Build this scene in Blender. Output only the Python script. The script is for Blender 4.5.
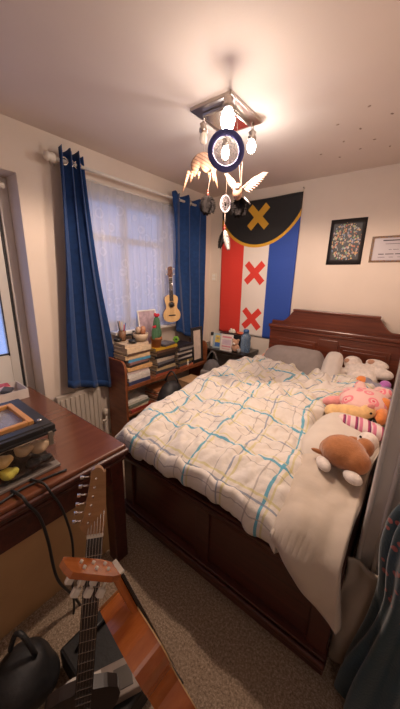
import bpy, bmesh, math, random
from mathutils import Vector, Matrix, Euler, noise
PI = math.pi
random.seed(7)
for o in list(bpy.data.objects): bpy.data.objects.remove(o)
SC = bpy.context.scene
COL = SC.collection

# ------------------------------------------------------------------ camera, world, lights, exposure
def make_camera():
    t, a, r = math.radians(15.4), math.radians(38.0), math.radians(1.5)
    F = Vector((-math.sin(a)*math.cos(t), math.cos(a)*math.cos(t), -math.sin(t)))
    Rt = Vector((math.cos(a), math.sin(a), 0)); U = Rt.cross(F)
    R2 = math.cos(r)*Rt + math.sin(r)*U; U2 = -math.sin(r)*Rt + math.cos(r)*U
    cd = bpy.data.cameras.new('camera'); co = bpy.data.objects.new('camera', cd); COL.objects.link(co)
    cd.sensor_fit = 'HORIZONTAL'; cd.sensor_width = 36; cd.lens = 36*279/400; cd.clip_start = 0.02
    m = Matrix((( R2.x, U2.x, -F.x, 0), (R2.y, U2.y, -F.y, 0), (R2.z, U2.z, -F.z, 1.6), (0, 0, 0, 1)))
    co.matrix_world = m
    SC.camera = co
make_camera()
VS = SC.view_settings
VS.view_transform = 'Standard'; VS.look = 'None'; VS.gamma = 1; VS.use_curve_mapping = False
VS.exposure = 0.22
W = bpy.data.worlds.new('dusk'); SC.world = W; W.use_nodes = True
bg = W.node_tree.nodes['Background']; bg.inputs[0].default_value = (0.30, 0.42, 0.85, 1); bg.inputs[1].default_value = 1.1
def lamp(name, loc, power, color, radius, kind='POINT'):
    l = bpy.data.lights.new(name, kind); l.energy = power
    if kind == 'SPOT': l.spot_size = math.radians(176); l.spot_blend = .25; l.color = color; l.shadow_soft_size = radius
    o = bpy.data.objects.new(name, l); o.location = loc; COL.objects.link(o); return o
WARM = (1.0, 0.74, 0.57)
B1, B2, B3, B4 = (-0.845, 1.24, 2.33), (-0.985, 1.71, 2.40), (-1.165, 1.47, 2.40), (-1.165, 1.70, 2.40)
for (bx, by, bz), pw in ((B1, 42), (B2, 13), (B4, 7)):      # reflector bulbs: most of the light goes down, a little spills up
    lz = bz-.115 if bz == B1[2] else 2.285
    lamp('bulb_light', (bx, by, lz), pw, WARM, 0.025, 'SPOT')
    if bz != B1[2]: lamp('bulb_spill', (bx, by, lz), pw*.14, WARM, 0.03)
lamp('hall_light', (.70, -.45, 2.35), 3, (1.0, .72, .50), .06)

# ------------------------------------------------------------------ material helpers
class NT:
    def __init__(s, name):
        s.m = bpy.data.materials.new(name); s.m.use_nodes = True; s.t = s.m.node_tree
        s.b = s.t.nodes['Principled BSDF']; s.out = s.t.nodes['Material Output']
    def n(s, ty, **k):
        x = s.t.nodes.new(ty)
        for a, b in k.items(): setattr(x, a, b)
        return x
    def l(s, a, b): s.t.links.new(a, b)
    def val(s, sock, v):
        if isinstance(v, bpy.types.NodeSocket): s.l(v, sock)
        else: sock.default_value = v
    def math(s, op, a, b=0.0, c=0.0):
        x = s.n('ShaderNodeMath', operation=op); s.val(x.inputs[0], a); s.val(x.inputs[1], b); s.val(x.inputs[2], c); return x.outputs[0]
    def mix(s, f, a, b):
        x = s.n('ShaderNodeMix', data_type='RGBA'); s.val(x.inputs[0], f); s.val(x.inputs[6], c4(a) if isinstance(a, tuple) else a); s.val(x.inputs[7], c4(b) if isinstance(b, tuple) else b); return x.outputs[2]
    def noise(s, scale, detail=3, vec=None, out='Fac', rough=.5):
        x = s.n('ShaderNodeTexNoise'); x.inputs['Scale'].default_value = scale; x.inputs['Detail'].default_value = detail; x.inputs['Roughness'].default_value = rough
        if vec is not None: s.l(vec, x.inputs['Vector'])
        return x.outputs[out]
    def coord(s, which='Object'): return s.n('ShaderNodeTexCoord').outputs[which]
    def ramp(s, f, *stops):
        x = s.n('ShaderNodeValToRGB'); s.l(f, x.inputs[0]); e = x.color_ramp.elements
        while len(e) < len(stops): e.new(.5)
        for i, (p, c) in enumerate(stops): e[i].position = p; e[i].color = c4(c)
        return x.outputs[0]
    def bump(s, h, strength=.3, dist=.01):
        x = s.n('ShaderNodeBump'); x.inputs['Strength'].default_value = strength; x.inputs['Distance'].default_value = dist
        s.l(h, x.inputs['Height']); s.l(x.outputs[0], s.b.inputs['Normal'])
def c4(c): return tuple(c)+(1,) if len(c) == 3 else c
MATS = {}
def M(name, col, rough=.6, var=.12, scale=14, metal=0, bump=0, bscale=60, sheen=0, coat=0, trans=0, emit=None, estr=0, alpha=1, spec=None):
    if name in MATS: return MATS[name]
    n = NT(name)
    dark = tuple(max(0, x*(1-var)) for x in col); light = tuple(min(1, x*(1+var)) for x in col)
    co = n.coord()
    f = n.noise(scale, 4, co)
    n.l(n.ramp(f, (.3, dark), (.7, light)), n.b.inputs['Base Color'])
    n.b.inputs['Roughness'].default_value = rough; n.b.inputs['Metallic'].default_value = metal
    if sheen: n.b.inputs['Sheen Weight'].default_value = sheen
    if coat: n.b.inputs['Coat Weight'].default_value = coat; n.b.inputs['Coat Roughness'].default_value = .15
    if trans: n.b.inputs['Transmission Weight'].default_value = trans
    if spec is not None: n.b.inputs['Specular IOR Level'].default_value = spec
    if alpha < 1: n.b.inputs['Alpha'].default_value = alpha
    if emit: n.b.inputs['Emission Color'].default_value = c4(emit); n.b.inputs['Emission Strength'].default_value = estr
    if bump: n.bump(n.noise(bscale, 4, co), bump, .004)
    MATS[name] = n.m; return n.m
def wood(name, a, b, rough=.35, axis=(1, 1, 12), coat=.3, scale=3.0):
    if name in MATS: return MATS[name]
    n = NT(name); mp = n.n('ShaderNodeMapping'); n.l(n.coord(), mp.inputs[0]); mp.inputs['Scale'].default_value = axis
    f = n.noise(scale, 6, mp.outputs[0], rough=.65)
    n.l(n.ramp(f, (.3, a), (.72, b)), n.b.inputs['Base Color'])
    n.b.inputs['Roughness'].default_value = rough; n.b.inputs['Coat Weight'].default_value = coat; n.b.inputs['Coat Roughness'].default_value = .2
    n.bump(f, .08, .003); MATS[name] = n.m; return n.m

# ------------------------------------------------------------------ geometry helpers
class G:
    def __init__(s): s.bm = bmesh.new(); s.mi = 0
    def _fin(s, vs, mat=None, smooth=False):
        if mat is not None: bmesh.ops.transform(s.bm, matrix=mat, verts=vs)
        fs = set(f for v in vs for f in v.link_faces)
        for f in fs: f.material_index = s.mi; f.smooth = smooth
        return vs
    def box(s, lo, hi, rot=None, bev=0):
        lo, hi = Vector(lo), Vector(hi); c = (lo+hi)/2; d = hi-lo
        r = bmesh.ops.create_cube(s.bm, size=1); vs = r['verts']
        bmesh.ops.scale(s.bm, vec=d, verts=vs)
        if bev:
            es = list(set(e for v in vs for e in v.link_edges))
            rr = bmesh.ops.bevel(s.bm, geom=es, offset=min(bev, min(d)*.45), segments=2, affect='EDGES', profile=.5)
            vs = list(set(v for f in rr['faces'] for v in f.verts) | set(v for v in vs if v.is_valid))
        m = Matrix.Translation(c)
        if rot: m = m @ (Euler(rot).to_matrix().to_4x4() if not isinstance(rot, Matrix) else rot)
        s._fin(vs, m); return s
    def ell(s, c, r, rot=None, seg=16):
        if not hasattr(r, '__len__'): r = (r, r, r)
        vs = bmesh.ops.create_uvsphere(s.bm, u_segments=seg, v_segments=max(6, seg*2//3), radius=1)['verts']
        m = Matrix.Translation(c) @ (Euler(rot).to_matrix().to_4x4() if rot else Matrix()) @ Matrix.Diagonal((*r, 1))
        s._fin(vs, m, True); return s
    def lathe(s, prof, c=(0, 0, 0), n=20, axis=None, smooth=True):
        rings = []
        for (r, z) in prof:
            if r < 1e-5: rings.append([s.bm.verts.new((0, 0, z))])
            else: rings.append([s.bm.verts.new((r*math.cos(2*PI*i/n), r*math.sin(2*PI*i/n), z)) for i in range(n)])
        for a, b in zip(rings, rings[1:]):
            for i in range(n):
                j = (i+1) % n
                if len(a) == 1 and len(b) == 1: continue
                if len(a) == 1: f = (a[0], b[i], b[j])
                elif len(b) == 1: f = (a[i], a[j], b[0])
                else: f = (a[i], a[j], b[j], b[i])
                try: s.bm.faces.new(f)
                except ValueError: pass
        if len(rings[0]) > 1: s.bm.faces.new(rings[0])
        if len(rings[-1]) > 1: s.bm.faces.new(rings[-1])
        m = Matrix.Translation(c)
        if axis is not None: m = m @ Vector((0, 0, 1)).rotation_difference(Vector(axis)).to_matrix().to_4x4()
        s._fin([v for r in rings for v in r], m, smooth); return s
    def cyl(s, a, b, r, n=12, r2=None):
        a, b = Vector(a), Vector(b); d = b-a
        return s.lathe([(r, 0), (r if r2 is None else r2, d.length)], a, n, d, True)
    def tube(s, pts, r, n=7, closed=False):
        pts = [Vector(p) for p in pts]; N = len(pts); rings = []; up = None
        for i, p in enumerate(pts):
            a = pts[i-1] if (i > 0 or closed) else p; b = pts[(i+1) % N] if (i < N-1 or closed) else p
            d = (b-a).normalized()
            if up is None: up = d.orthogonal().normalized()
            else: up = (up - d*up.dot(d)).normalized()
            w = d.cross(up); rr = r[i] if hasattr(r, '__len__') else r
            rings.append([s.bm.verts.new(p + (up*math.cos(2*PI*k/n) + w*math.sin(2*PI*k/n))*rr) for k in range(n)])
        for i in range(N if closed else N-1):
            a, b = rings[i], rings[(i+1) % N]
            for k in range(n): s.bm.faces.new((a[k], a[(k+1) % n], b[(k+1) % n], b[k]))
        if not closed: s.bm.faces.new(rings[0]); s.bm.faces.new(rings[-1])
        s._fin([v for q in rings for v in q], None, True); return s
    def prism(s, poly, z0, z1, mat=None, smooth=False):
        a = [s.bm.verts.new((x, y, z0)) for x, y in poly]; b = [s.bm.verts.new((x, y, z1)) for x, y in poly]
        s.bm.faces.new(a); s.bm.faces.new(b); n = len(poly)
        for i in range(n): s.bm.faces.new((a[i], a[(i+1) % n], b[(i+1) % n], b[i]))
        s._fin(a+b, mat, smooth); return s
    def grid(s, fn, nu, nv, uvf=None):
        vs = [[s.bm.verts.new(fn(i/nu, j/nv)) for j in range(nv+1)] for i in range(nu+1)]
        uv = s.bm.loops.layers.uv.verify()
        for i in range(nu):
            for j in range(nv):
                f = s.bm.faces.new((vs[i][j], vs[i+1][j], vs[i+1][j+1], vs[i][j+1])); f.smooth = True; f.material_index = s.mi
                for lp, (a, b) in zip(f.loops, ((i, j), (i+1, j), (i+1, j+1), (i, j+1))):
                    lp[uv].uv = uvf(a/nu, b/nv) if uvf else (a/nu, b/nv)
        return s
PX = Matrix(((0, 0, 1, 0), (1, 0, 0, 0), (0, 1, 0, 0), (0, 0, 0, 1)))   # prism poly (y, z) extruded along x
PY = Matrix(((1, 0, 0, 0), (0, 0, 1, 0), (0, 1, 0, 0), (0, 0, 0, 1)))   # prism poly (x, z) extruded along y

WM = {}
def mods(o, solid=0, sub=0, remesh=0, smooth=0):
    if remesh:
        m = o.modifiers.new('remesh', 'REMESH'); m.mode = 'VOXEL'; m.voxel_size = remesh; m.use_smooth_shade = True
    if smooth:
        m = o.modifiers.new('smooth', 'SMOOTH'); m.factor = .6; m.iterations = smooth
    if solid:
        m = o.modifiers.new('solid', 'SOLIDIFY'); m.thickness = solid; m.offset = 0
    if sub:
        m = o.modifiers.new('sub', 'SUBSURF'); m.levels = sub; m.render_levels = sub
def put(name, g, mats, parent=None, local=False, label=None, **mk):
    bm = g.bm
    bmesh.ops.recalc_face_normals(bm, faces=bm.faces[:]) if not mk.pop('norecalc', False) else None
    if parent is not None:
        if not local: bmesh.ops.transform(bm, matrix=WM[parent.name].inverted(), verts=bm.verts[:])
        wm = WM[parent.name]
    else:
        if local: wm = Matrix()
        else:
            xs = [v.co for v in bm.verts]
            c = Vector(((min(v.x for v in xs)+max(v.x for v in xs))/2, (min(v.y for v in xs)+max(v.y for v in xs))/2, min(v.z for v in xs)))
            wm = Matrix.Translation(c); bmesh.ops.transform(bm, matrix=wm.inverted(), verts=bm.verts[:])
    me = bpy.data.meshes.new(name); bm.to_mesh(me); bm.free()
    for m in (mats if isinstance(mats, (list, tuple)) else [mats]): me.materials.append(m)
    o = bpy.data.objects.new(name, me); COL.objects.link(o)
    if parent is not None: o.parent = parent
    else: o.matrix_world = wm
    WM[o.name] = wm
    if label: o['label'] = label
    mods(o, **mk)
    return o
def tag(o, label, cat, group=None, kind=None):
    o['label'] = label; o['category'] = cat
    if group: o['group'] = group
    if kind: o['kind'] = kind
    return o
def struct(name, g, mats, parent=None, **k):
    o = put(name, g, mats, parent, **k)
    if parent is None: o['kind'] = 'structure'
    return o
def thing(name, label, cat, mat, group=None):
    o = bpy.data.objects.new(name, None); COL.objects.link(o); o.empty_display_size = .05
    if not isinstance(mat, Matrix): mat = Matrix.Translation(mat)
    o.matrix_world = mat; WM[o.name] = mat
    return tag(o, label, cat, group)
def TR(loc, rz=0, rx=0, ry=0): return Matrix.Translation(loc) @ Euler((math.radians(rx), math.radians(ry), math.radians(rz))).to_matrix().to_4x4()
def frame(org, ex, ez):
    ex = Vector(ex).normalized(); ez = Vector(ez); ez = (ez-ex*ez.dot(ex)).normalized(); ey = ez.cross(ex)
    return Matrix(((ex.x, ey.x, ez.x, org[0]), (ex.y, ey.y, ez.y, org[1]), (ex.z, ey.z, ez.z, org[2]), (0, 0, 0, 1)))
def nz(x, y, z=0): return noise.noise(Vector((x, y, z)))
def smooth01(t): t = max(0, min(1, t)); return t*t*(3-2*t)

# ------------------------------------------------------------------ the setting
XW, YF, H = -2.17, 2.93, 2.507
wallm = M('wall_paint', (.73, .625, .54), .75, .03, 3, bump=.12, bscale=90)
ceilm = M('ceiling_paint', (.72, .62, .56), .8, .03, 2, bump=.1, bscale=120)
whitem = M('white_gloss_paint', (.78, .76, .72), .35, .04, 5)
trimm = M('trim_paint', (.74, .69, .65), .45, .05, 5)
def carpet():
    n = NT('carpet'); co = n.coord(); f = n.noise(110, 4, co, rough=.9); f2 = n.noise(9, 3, co)
    c = n.ramp(f, (.36, (.17, .115, .075)), (.5, (.40, .29, .20)), (.62, (.70, .55, .42)))
    n.l(n.mix(n.math('MULTIPLY', f2, .3), c, (.26, .20, .15)), n.b.inputs['Base Color']); n.b.inputs['Roughness'].default_value = .95
    n.bump(f, .8, .01); return n.m
FL = .10
struct('floor', G().box((-2.6, -1.1, -.1), (1.1, 3.1, FL)), carpet())
struct('ceiling', G().box((-2.6, -1.1, H), (1.1, 3.1, H+.1)), ceilm)
struct('wall_back', G().box((-2.6, YF, 0), (.3, YF+.12, H)), wallm)
T = .30
OY0, OY1, OZ0, OZ1 = 1.27, 2.32, 1.09, 2.27
DY0, DY1, DZ = -.35, .84, 2.211
g = G(); x0, x1 = XW-T, XW
for lo, hi in (((-1.1, 0), (DY0, H)), ((DY0, DZ), (DY1, H)), ((DY1, 0), (OY0, H)), ((OY0, 0), (OY1, OZ0)), ((OY0, OZ1), (OY1, H)), ((OY1, 0), (YF, H))):
    g.box((x0, lo[0], lo[1]), (x1, hi[0], hi[1]))
struct('wall_left', g, wallm)
struct('wall_front', G().box((-2.6, -1.1, 0), (1.1, -1.0, H)), wallm)
struct('wall_right', G().box((1.0, -1.0, 0), (1.1, 1.1, H)), wallm)
struct('wall_corner', G().box((-.022, 1.075, 0), (.06, YF, H)).box((.06, 1.075, 0), (1.0, 1.17, H)), wallm)
# grooved door lining at the end of that wall
g = G().box((-.025, 1.035, 0), (.16, 1.075, H-.2))
for x in (-.022, .028, .070, .125): g.box((x, 1.022, 0), (x+.014, 1.037, H-.2), bev=.005)
struct('trim_1', g, trimm)
struct('baseboard_back', G().box((XW, YF-.018, FL), (-1.26, YF, FL+.1), bev=.004), whitem)
struct('baseboard_left', G().box((XW, DY1, FL), (XW+.018, 1.30, FL+.1), bev=.004).box((XW, 2.56, FL), (XW+.018, YF-.02, FL+.1), bev=.004), whitem)
# window with frame
glass = NT('window_glass'); glass.b.inputs['Roughness'].default_value = .03; glass.b.inputs['Base Color'].default_value = (.8, .85, .9, 1)
tb = glass.n('ShaderNodeBsdfTransparent'); mx = glass.n('ShaderNodeMixShader'); fr = glass.n('ShaderNodeFresnel')
gl = glass.n('ShaderNodeBsdfGlossy'); gl.inputs['Roughness'].default_value = .03
mx.inputs[0].default_value = .07; glass.l(tb.outputs[0], mx.inputs[1]); glass.l(gl.outputs[0], mx.inputs[2]); glass.l(mx.outputs[0], glass.out.inputs[0])
GLASS = glass.m
def winframe(name, y0, y1, z0, z1, x, mull=(), transom=(), t=.055):
    g = G().box((x-.03, y0, z0), (x+.03, y0+t, z1), bev=.004).box((x-.03, y1-t, z0), (x+.03, y1, z1), bev=.004)
    g.box((x-.03, y0+t, z0), (x+.03, y1-t, z0+t), bev=.004).box((x-.03, y0+t, z1-t), (x+.03, y1-t, z1), bev=.004)
    for m in mull: g.box((x-.028, m-t/2, z0+t), (x+.028, m+t/2, z1-t), bev=.004)
    for m in transom: g.box((x-.027, y0+t, m-t/2), (x+.027, y1-t, m+t/2), bev=.004)
    o = struct(name, g, whitem)
    struct('pane', G().box((x-.005, y0+t*.6, z0+t*.6), (x+.005, y1-t*.6, z1-t*.6)), GLASS, o)
    return o
w = winframe('window_1', OY0+.001, OY1-.001, OZ0+.02, OZ1-.001, XW-.2, mull=(1.80,), transom=(1.92,))
struct('window_sill', G().box((XW-.17, OY0+.002, OZ0+.001), (XW+.002, OY1-.002, OZ0+.018), bev=.004).box((XW+.001, OY0+.19, OZ0-.012), (XW+.075, OY1+.0, OZ0+.018), bev=.006), whitem, w)
# glazed door in the recess at the far left
xd = XW-.22
g = G()
for a, b in (((DY0+.01, .03), (DY0+.13, DZ-.06)), ((DY1-.135, .03), (DY1-.075, DZ-.06)), ((DY0+.13, .03), (DY1-.135, 1.01)), ((DY0+.13, DZ-.19), (DY1-.135, DZ-.06))):
    g.box((xd-.03, a[0], a[1]), (xd+.03, b[0], b[1]), bev=.004)
g.box((xd+.028, DY0+.2, .2), (xd+.036, DY1-.27, .84), bev=.006)
d1 = struct('door_1', g, whitem)
struct('pane', G().box((xd-.006, DY0+.12, 1.0), (xd+.006, DY1-.125, DZ-.18)), GLASS, d1)
struct('glazing_bead', G().box((xd+.026, DY0+.13, 1.008), (xd+.034, DY1-.135, 1.018)).box((xd+.026, DY1-.142, 1.0), (xd+.034, DY1-.134, DZ-.19)), M('seal_rubber', (.03, .03, .035), .6), d1)
struct('trim_2', G().box((xd-.05, DY1-.06, 0), (xd+.05, DY1, DZ), bev=.004).box((xd-.05, DY0, DZ-.05), (xd+.05, DY1-.06, DZ), bev=.004), trimm)
struct('door_seal', G().box((xd-.01, DY1-.074, .03), (xd+.033, DY1-.061, DZ-.06)), MATS['seal_rubber'], d1)

# ------------------------------------------------------------------ wall and ceiling fittings
chrome = M('chrome', (.75, .72, .68), .18, .04, 5, metal=1)
brush = M('brushed_steel', (.50, .44, .40), .28, .06, 8, metal=1)
cream = M('cream_plastic', (.75, .68, .58), .4, .05)
blackp = M('black_plastic', (.02, .02, .022), .4, .2)
def bulb_mat(name, s, c=(1, .86, .72)):
    return M(name, (.9, .85, .8), .2, 0, emit=c, estr=s)
lampT = thing('ceiling_spotlight', 'square steel ceiling plate with four small spot bulbs, one glaring white', 'ceiling light', (-1.08, 1.57, H))
put('mounting_plate', G().box((-1.215, 1.405, H-.018), (-.945, 1.745, H-.0005), bev=.003), brush, lampT)
put('inner_plate', G().box((-1.165, 1.455, H-.04), (-.995, 1.695, H-.018), bev=.006), chrome, lampT)
for (bx, by, bz), s in ((B1, 90), (B2, 50), (B3, 0), (B4, 30)):
    dz = bz-2.40
    sp = put('spot_head', G().cyl((max(min(bx, -.96), -1.2), max(by, 1.42), H-.018), (bx, by, H-.06+dz), .007).lathe([(.010, 0), (.024, -.012), (.018, -.024), (.026, -.034), (.026, -.05), (.016, -.054)], (bx, by, H-.055+dz), 16), brush, lampT)
    k = 1.25 if s == 90 else 1.0 if s else .9
    bm = bulb_mat('lit_bulb_%d' % s, s) if s else M('unlit_bulb_glass', (.75, .65, .55), .1, .1, coat=.5, spec=.8)
    put('bulb', G().lathe([(.013*k, 0), (.020*k, -.012*k), (.026*k, -.034*k), (.021*k, -.056*k), (.01*k, -.066*k), (0, -.068*k)], (bx, by, H-.106+dz), 16), bm, sp, label=None if s else 'unlit bulb')
# curtain poles
white_metal = M('white_pole_enamel', (.74, .70, .64), .35, .04)
def pole(label, x, z, y0, y1, r=.012):
    t = thing('curtain_pole', label, 'curtain pole', (x, (y0+y1)/2, z))
    put('rod', G().cyl((x, y0, z), (x, y1, z), r, 14), white_metal, t)
    put('finial', G().lathe([(.012, 0), (.026, .006), (.03, .022), (.022, .036), (.03, .05), (.024, .066), (0, .072)], (x, y0, z), 16, (0, -1, 0)), cream, t)
    for yb in (y0+.03, y1-.03):
        put('bracket', G().cyl((XW+.001, yb, z), (x, yb, z), .009).lathe([(.028, 0), (.024, .008)], (XW+.0005, yb, z), 14, (1, 0, 0)), cream, t)
    return t
pole('cream white curtain pole with round finial above the net curtain', -2.08, 2.335, 1.055, 2.74)
pole('short cream curtain pole end in the recess above the glazed door', -2.20, 2.13, -.2, .76, .01) if False else None
t = thing('curtain_rail', 'thin white net rail just under the main curtain pole', 'curtain rail', (-2.13, 1.8, 2.285))
put('rod', G().cyl((-2.135, 1.22, 2.283), (-2.135, 2.38, 2.283), .007), white_metal, t)
put('track', G().box((-2.169, 1.20, 2.20), (-2.150, 2.36, 2.262), bev=.004), whitem, t)
t = thing('curtain_pole', 'short cream pole with knob end inside the glazed door recess', 'curtain pole', (-2.25, .3, 2.15))
put('rod', G().cyl((-2.22, -.2, 2.13), (-2.22, .72, 2.13), .009), white_metal, t)
put('finial', G().lathe([(.01, 0), (.022, .008), (.024, .03), (.014, .04), (.02, .055), (0, .06)], (-2.22, .72, 2.13), 14, (0, 1, 0)), cream, t)
put('bracket', G().cyl((-2.22, .70, 2.13), (-2.34, .70, 2.13), .008), cream, t)
# blue curtains
def cloth_mat(name, col, transl=.35, var=.15, sheen=.2):
    if name in MATS: return MATS[name]
    n = NT(name); co = n.coord(); f = n.noise(30, 4, co)
    c = n.ramp(f, (.3, tuple(x*(1-var) for x in col)), (.7, tuple(min(1, x*(1+var)) for x in col)))
    n.l(c, n.b.inputs['Base Color']); n.b.inputs['Roughness'].default_value = .85; n.b.inputs['Sheen Weight'].default_value = sheen
    tr = n.n('ShaderNodeBsdfTranslucent'); n.l(c, tr.inputs[0]); mx = n.n('ShaderNodeMixShader'); mx.inputs[0].default_value = transl
    n.l(n.b.outputs[0], mx.inputs[1]); n.l(tr.outputs[0], mx.inputs[2]); n.l(mx.outputs[0], n.out.inputs[0])
    n.bump(n.noise(250, 2, co), .15, .002); MATS[name] = n.m; return n.m
bluec = cloth_mat('blue_curtain_cloth', (.008, .050, .190), .25)
def curtain(label, x, top, bot, ztop, zbot, folds, amp, seed, eyes):
    (ty0, ty1), (by0, by1) = top, bot
    t = thing('curtain', label, 'curtain', (x, (ty0+ty1)/2, zbot[0]))
    def fn(u, v):
        zb = zbot[0]+(zbot[1]-zbot[0])*u
        z = ztop+(zb-ztop)*v + (.012*math.sin(u*folds*2*PI*2) if v < .001 else 0)
        e = v**1.3
        y = (ty0+(ty1-ty0)*u)*(1-e)+(by0+(by1-by0)*u)*e
        ph = folds*2*PI*u + 1.2*nz(u*3, v*1.5, seed)
        a = amp*(1-.25*v)*(1+.5*nz(u*4, v*2, seed+5))
        return (x+a*math.sin(ph)+.02*nz(v*3, u*2, seed+9)*v, y+.25*a*math.sin(2*ph+.6), z)
    put('drape', G().grid(fn, 110, 46), bluec, t, solid=.004)
    put('hem', G().grid(lambda u, v: tuple(Vector(fn(u, 1-.035*v))+Vector((.0, 0, 0))), 110, 2), bluec, t, solid=.007)
    for k in range(eyes):
        u = (k+.5)/eyes*.96
        p = Vector(fn(u, 0)); y = p.y
        put('eyelet', G().tube([(x+.0+.021*math.cos(a)*.35, y+.022*math.cos(a), 2.335+.022*math.sin(a)) for a in [i*2*PI/18 for i in range(18)]], .006, 6, True), chrome, t)
    return t
curtain('dark blue eyelet curtain bunched on the left of the window', -2.075, (1.075, 1.25), (.97, 1.46), 2.405, (.74, .60), 3, .040, 3, 3)
curtain('blue eyelet curtain on the right of the window by the flag', -2.075, (2.15, 2.70), (2.24, 2.72), 2.385, (1.02, .80), 3, .038, 11, 3)
def netmat():
    n = NT('net_voile'); co = n.coord(); vo = n.n('ShaderNodeTexVoronoi'); vo.inputs['Scale'].default_value = 9; n.l(co, vo.inputs[0])
    n.b.inputs['Base Color'].default_value = (.56, .54, .56, 1); n.b.inputs['Roughness'].default_value = .9
    tr = n.n('ShaderNodeBsdfTranslucent'); tr.inputs[0].default_value = (.85, .85, .88, 1)
    tp = n.n('ShaderNodeBsdfTransparent'); m1 = n.n('ShaderNodeMixShader'); m1.inputs[0].default_value = .32
    m2 = n.n('ShaderNodeMixShader'); n.l(n.b.outputs[0], m1.inputs[1]); n.l(tr.outputs[0], m1.inputs[2])
    spots = n.math('LESS_THAN', n.math('ABSOLUTE', n.math('SUBTRACT', vo.outputs['Distance'], .3)), .06)
    fac = n.math('MULTIPLY_ADD', spots, .10, .76)
    n.l(fac, m2.inputs[0]); n.l(tp.outputs[0], m2.inputs[1]); n.l(m1.outputs[0], m2.inputs[2]); n.l(m2.outputs[0], n.out.inputs[0]); return n.m
def netf(u, v):
    ph = 2*PI*15*u+2*nz(u*5, v*1.5, 2)
    z = 2.275+(1.118-2.275)*v
    return (-2.128+.013*(.5+v*.5)*math.sin(ph)+.006*nz(u*20, v*5), 1.23+(2.36-1.23)*u+.006*math.cos(ph), z)
tag(put('net_curtain', G().grid(netf, 200, 30), netmat()), 'sheer white net curtain hanging across the window between blue curtains', 'net curtain')
# radiator and valve below the left curtain
radm = M('radiator_enamel', (.50, .44, .38), .35, .04)
t = thing('radiator', 'white panel radiator with round valve below the left blue curtain', 'radiator', (-2.13, 1.1, .12))
g = G().box((-2.155, .90, .15), (-2.115, 1.28, .66), bev=.006)
for k in range(9): g.box((-2.118, .92+k*.04, .18), (-2.106, .942+k*.04, .63), bev=.005)
put('panel', g, radm, t)
put('valve', G().lathe([(.012, 0), (.022, .01), (.024, .05), (.016, .06), (0, .064)], (-2.12, 1.318, .35), 14).cyl((-2.12, 1.318, .0), (-2.12, 1.318, .36), .008).cyl((-2.12, 1.275, .30), (-2.12, 1.318, .30), .01), cream, t)
# socket on the narrow wall by the flag
t = thing('wall_switch', 'small cream double switch on the wall beside the blue curtain', 'wall switch', (-2.10, 2.92, 1.6))
put('plate', G().box((-2.13, YF-.009, 1.565), (-2.055, YF-.0005, 1.655), bev=.003), cream, t)
for k in (0, 1): put('rocker', G().box((-2.118, YF-.014, 1.577+.038*k), (-2.078, YF-.007, 1.603+.038*k), bev=.002), whitem, t)
# putty marks on the ceiling
putty = M('brown_putty', (.42, .31, .25), .7)
pm = [(-.60, 2.05), (-.50, 2.18), (-.42, 1.95), (-.33, 2.10), (-.62, 2.30), (-.45, 2.38), (-.30, 2.32), (-.55, 2.48), (-.70, 2.55), (-.22, 2.22), (-.15, 2.45), (-.38, 2.55), (-.80, 2.42)]
src = None
for k, (x, y) in enumerate(pm):
    if src is None:
        src = tag(put('putty_mark', G().ell((x, y, H-.002), (.010, .006, .003), seg=10), putty), 'small brown putty mark stuck on the ceiling above the poster', 'putty mark', 'putty marks on the ceiling')
    else:
        c = src.copy(); COL.objects.link(c); c.location = (x, y, src.location.z); c.rotation_euler = (0, 0, k*1.3)

# ------------------------------------------------------------------ flag, poster, certificate
def flagmat():
    n = NT('flag_cloth'); uvn = n.n('ShaderNodeUVMap'); sp = n.n('ShaderNodeSeparateXYZ'); n.l(uvn.outputs[0], sp.inputs[0])
    u, v = sp.outputs[0], sp.outputs[1]      # metres: u across 0-.915, v down 0-1.43
    red, wht, blu = (.72, .045, .03), (.80, .72, .66), (.02, .07, .38)
    base = n.mix(n.math('GREATER_THAN', u, .305), red, wht); base = n.mix(n.math('GREATER_THAN', u, .61), base, blu)
    def cross(cu, cv, L=.145, wd=.036):
        a = n.math('SUBTRACT', u, cu); b = n.math('SUBTRACT', v, cv)
        p = n.math('MULTIPLY', n.math('ABSOLUTE', n.math('ADD', a, b)), .7071); q = n.math('MULTIPLY', n.math('ABSOLUTE', n.math('SUBTRACT', a, b)), .7071)
        c1 = n.math('MULTIPLY', n.math('LESS_THAN', p, wd), n.math('LESS_THAN', q, L)); c2 = n.math('MULTIPLY', n.math('LESS_THAN', q, wd), n.math('LESS_THAN', p, L))
        return n.math('MAXIMUM', c1, c2)
    base = n.mix(cross(.4575, .73), base, red); base = n.mix(cross(.4575, 1.235), base, red)
    du = n.math('SUBTRACT', u, .4575); dv = n.math('ADD', v, .07)
    r = n.math('SQRT', n.math('ADD', n.math('MULTIPLY', du, du), n.math('MULTIPLY', dv, dv)))
    gold = (.72, .38, .03)
    base = n.mix(n.math('LESS_THAN', r, .535), base, gold); base = n.mix(n.math('LESS_THAN', r, .505), base, (.012, .011, .012))
    base = n.mix(cross(.4575, .165), base, gold)
    fold = n.math('GREATER_THAN', n.math('FRACT', n.math('MULTIPLY', v, 7)), .97)
    n.l(base, n.b.inputs['Base Color']); n.b.inputs['Roughness'].default_value = .7; n.b.inputs['Sheen Weight'].default_value = .1
    n.bump(n.math('ADD', fold, n.math('GREATER_THAN', n.math('FRACT', n.math('MULTIPLY', u, 6.6)), .97)), .4, .003)
    return n.m
FX0, FX1, FZ0, FZ1 = -2.00, -1.085, .955, 2.415
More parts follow.
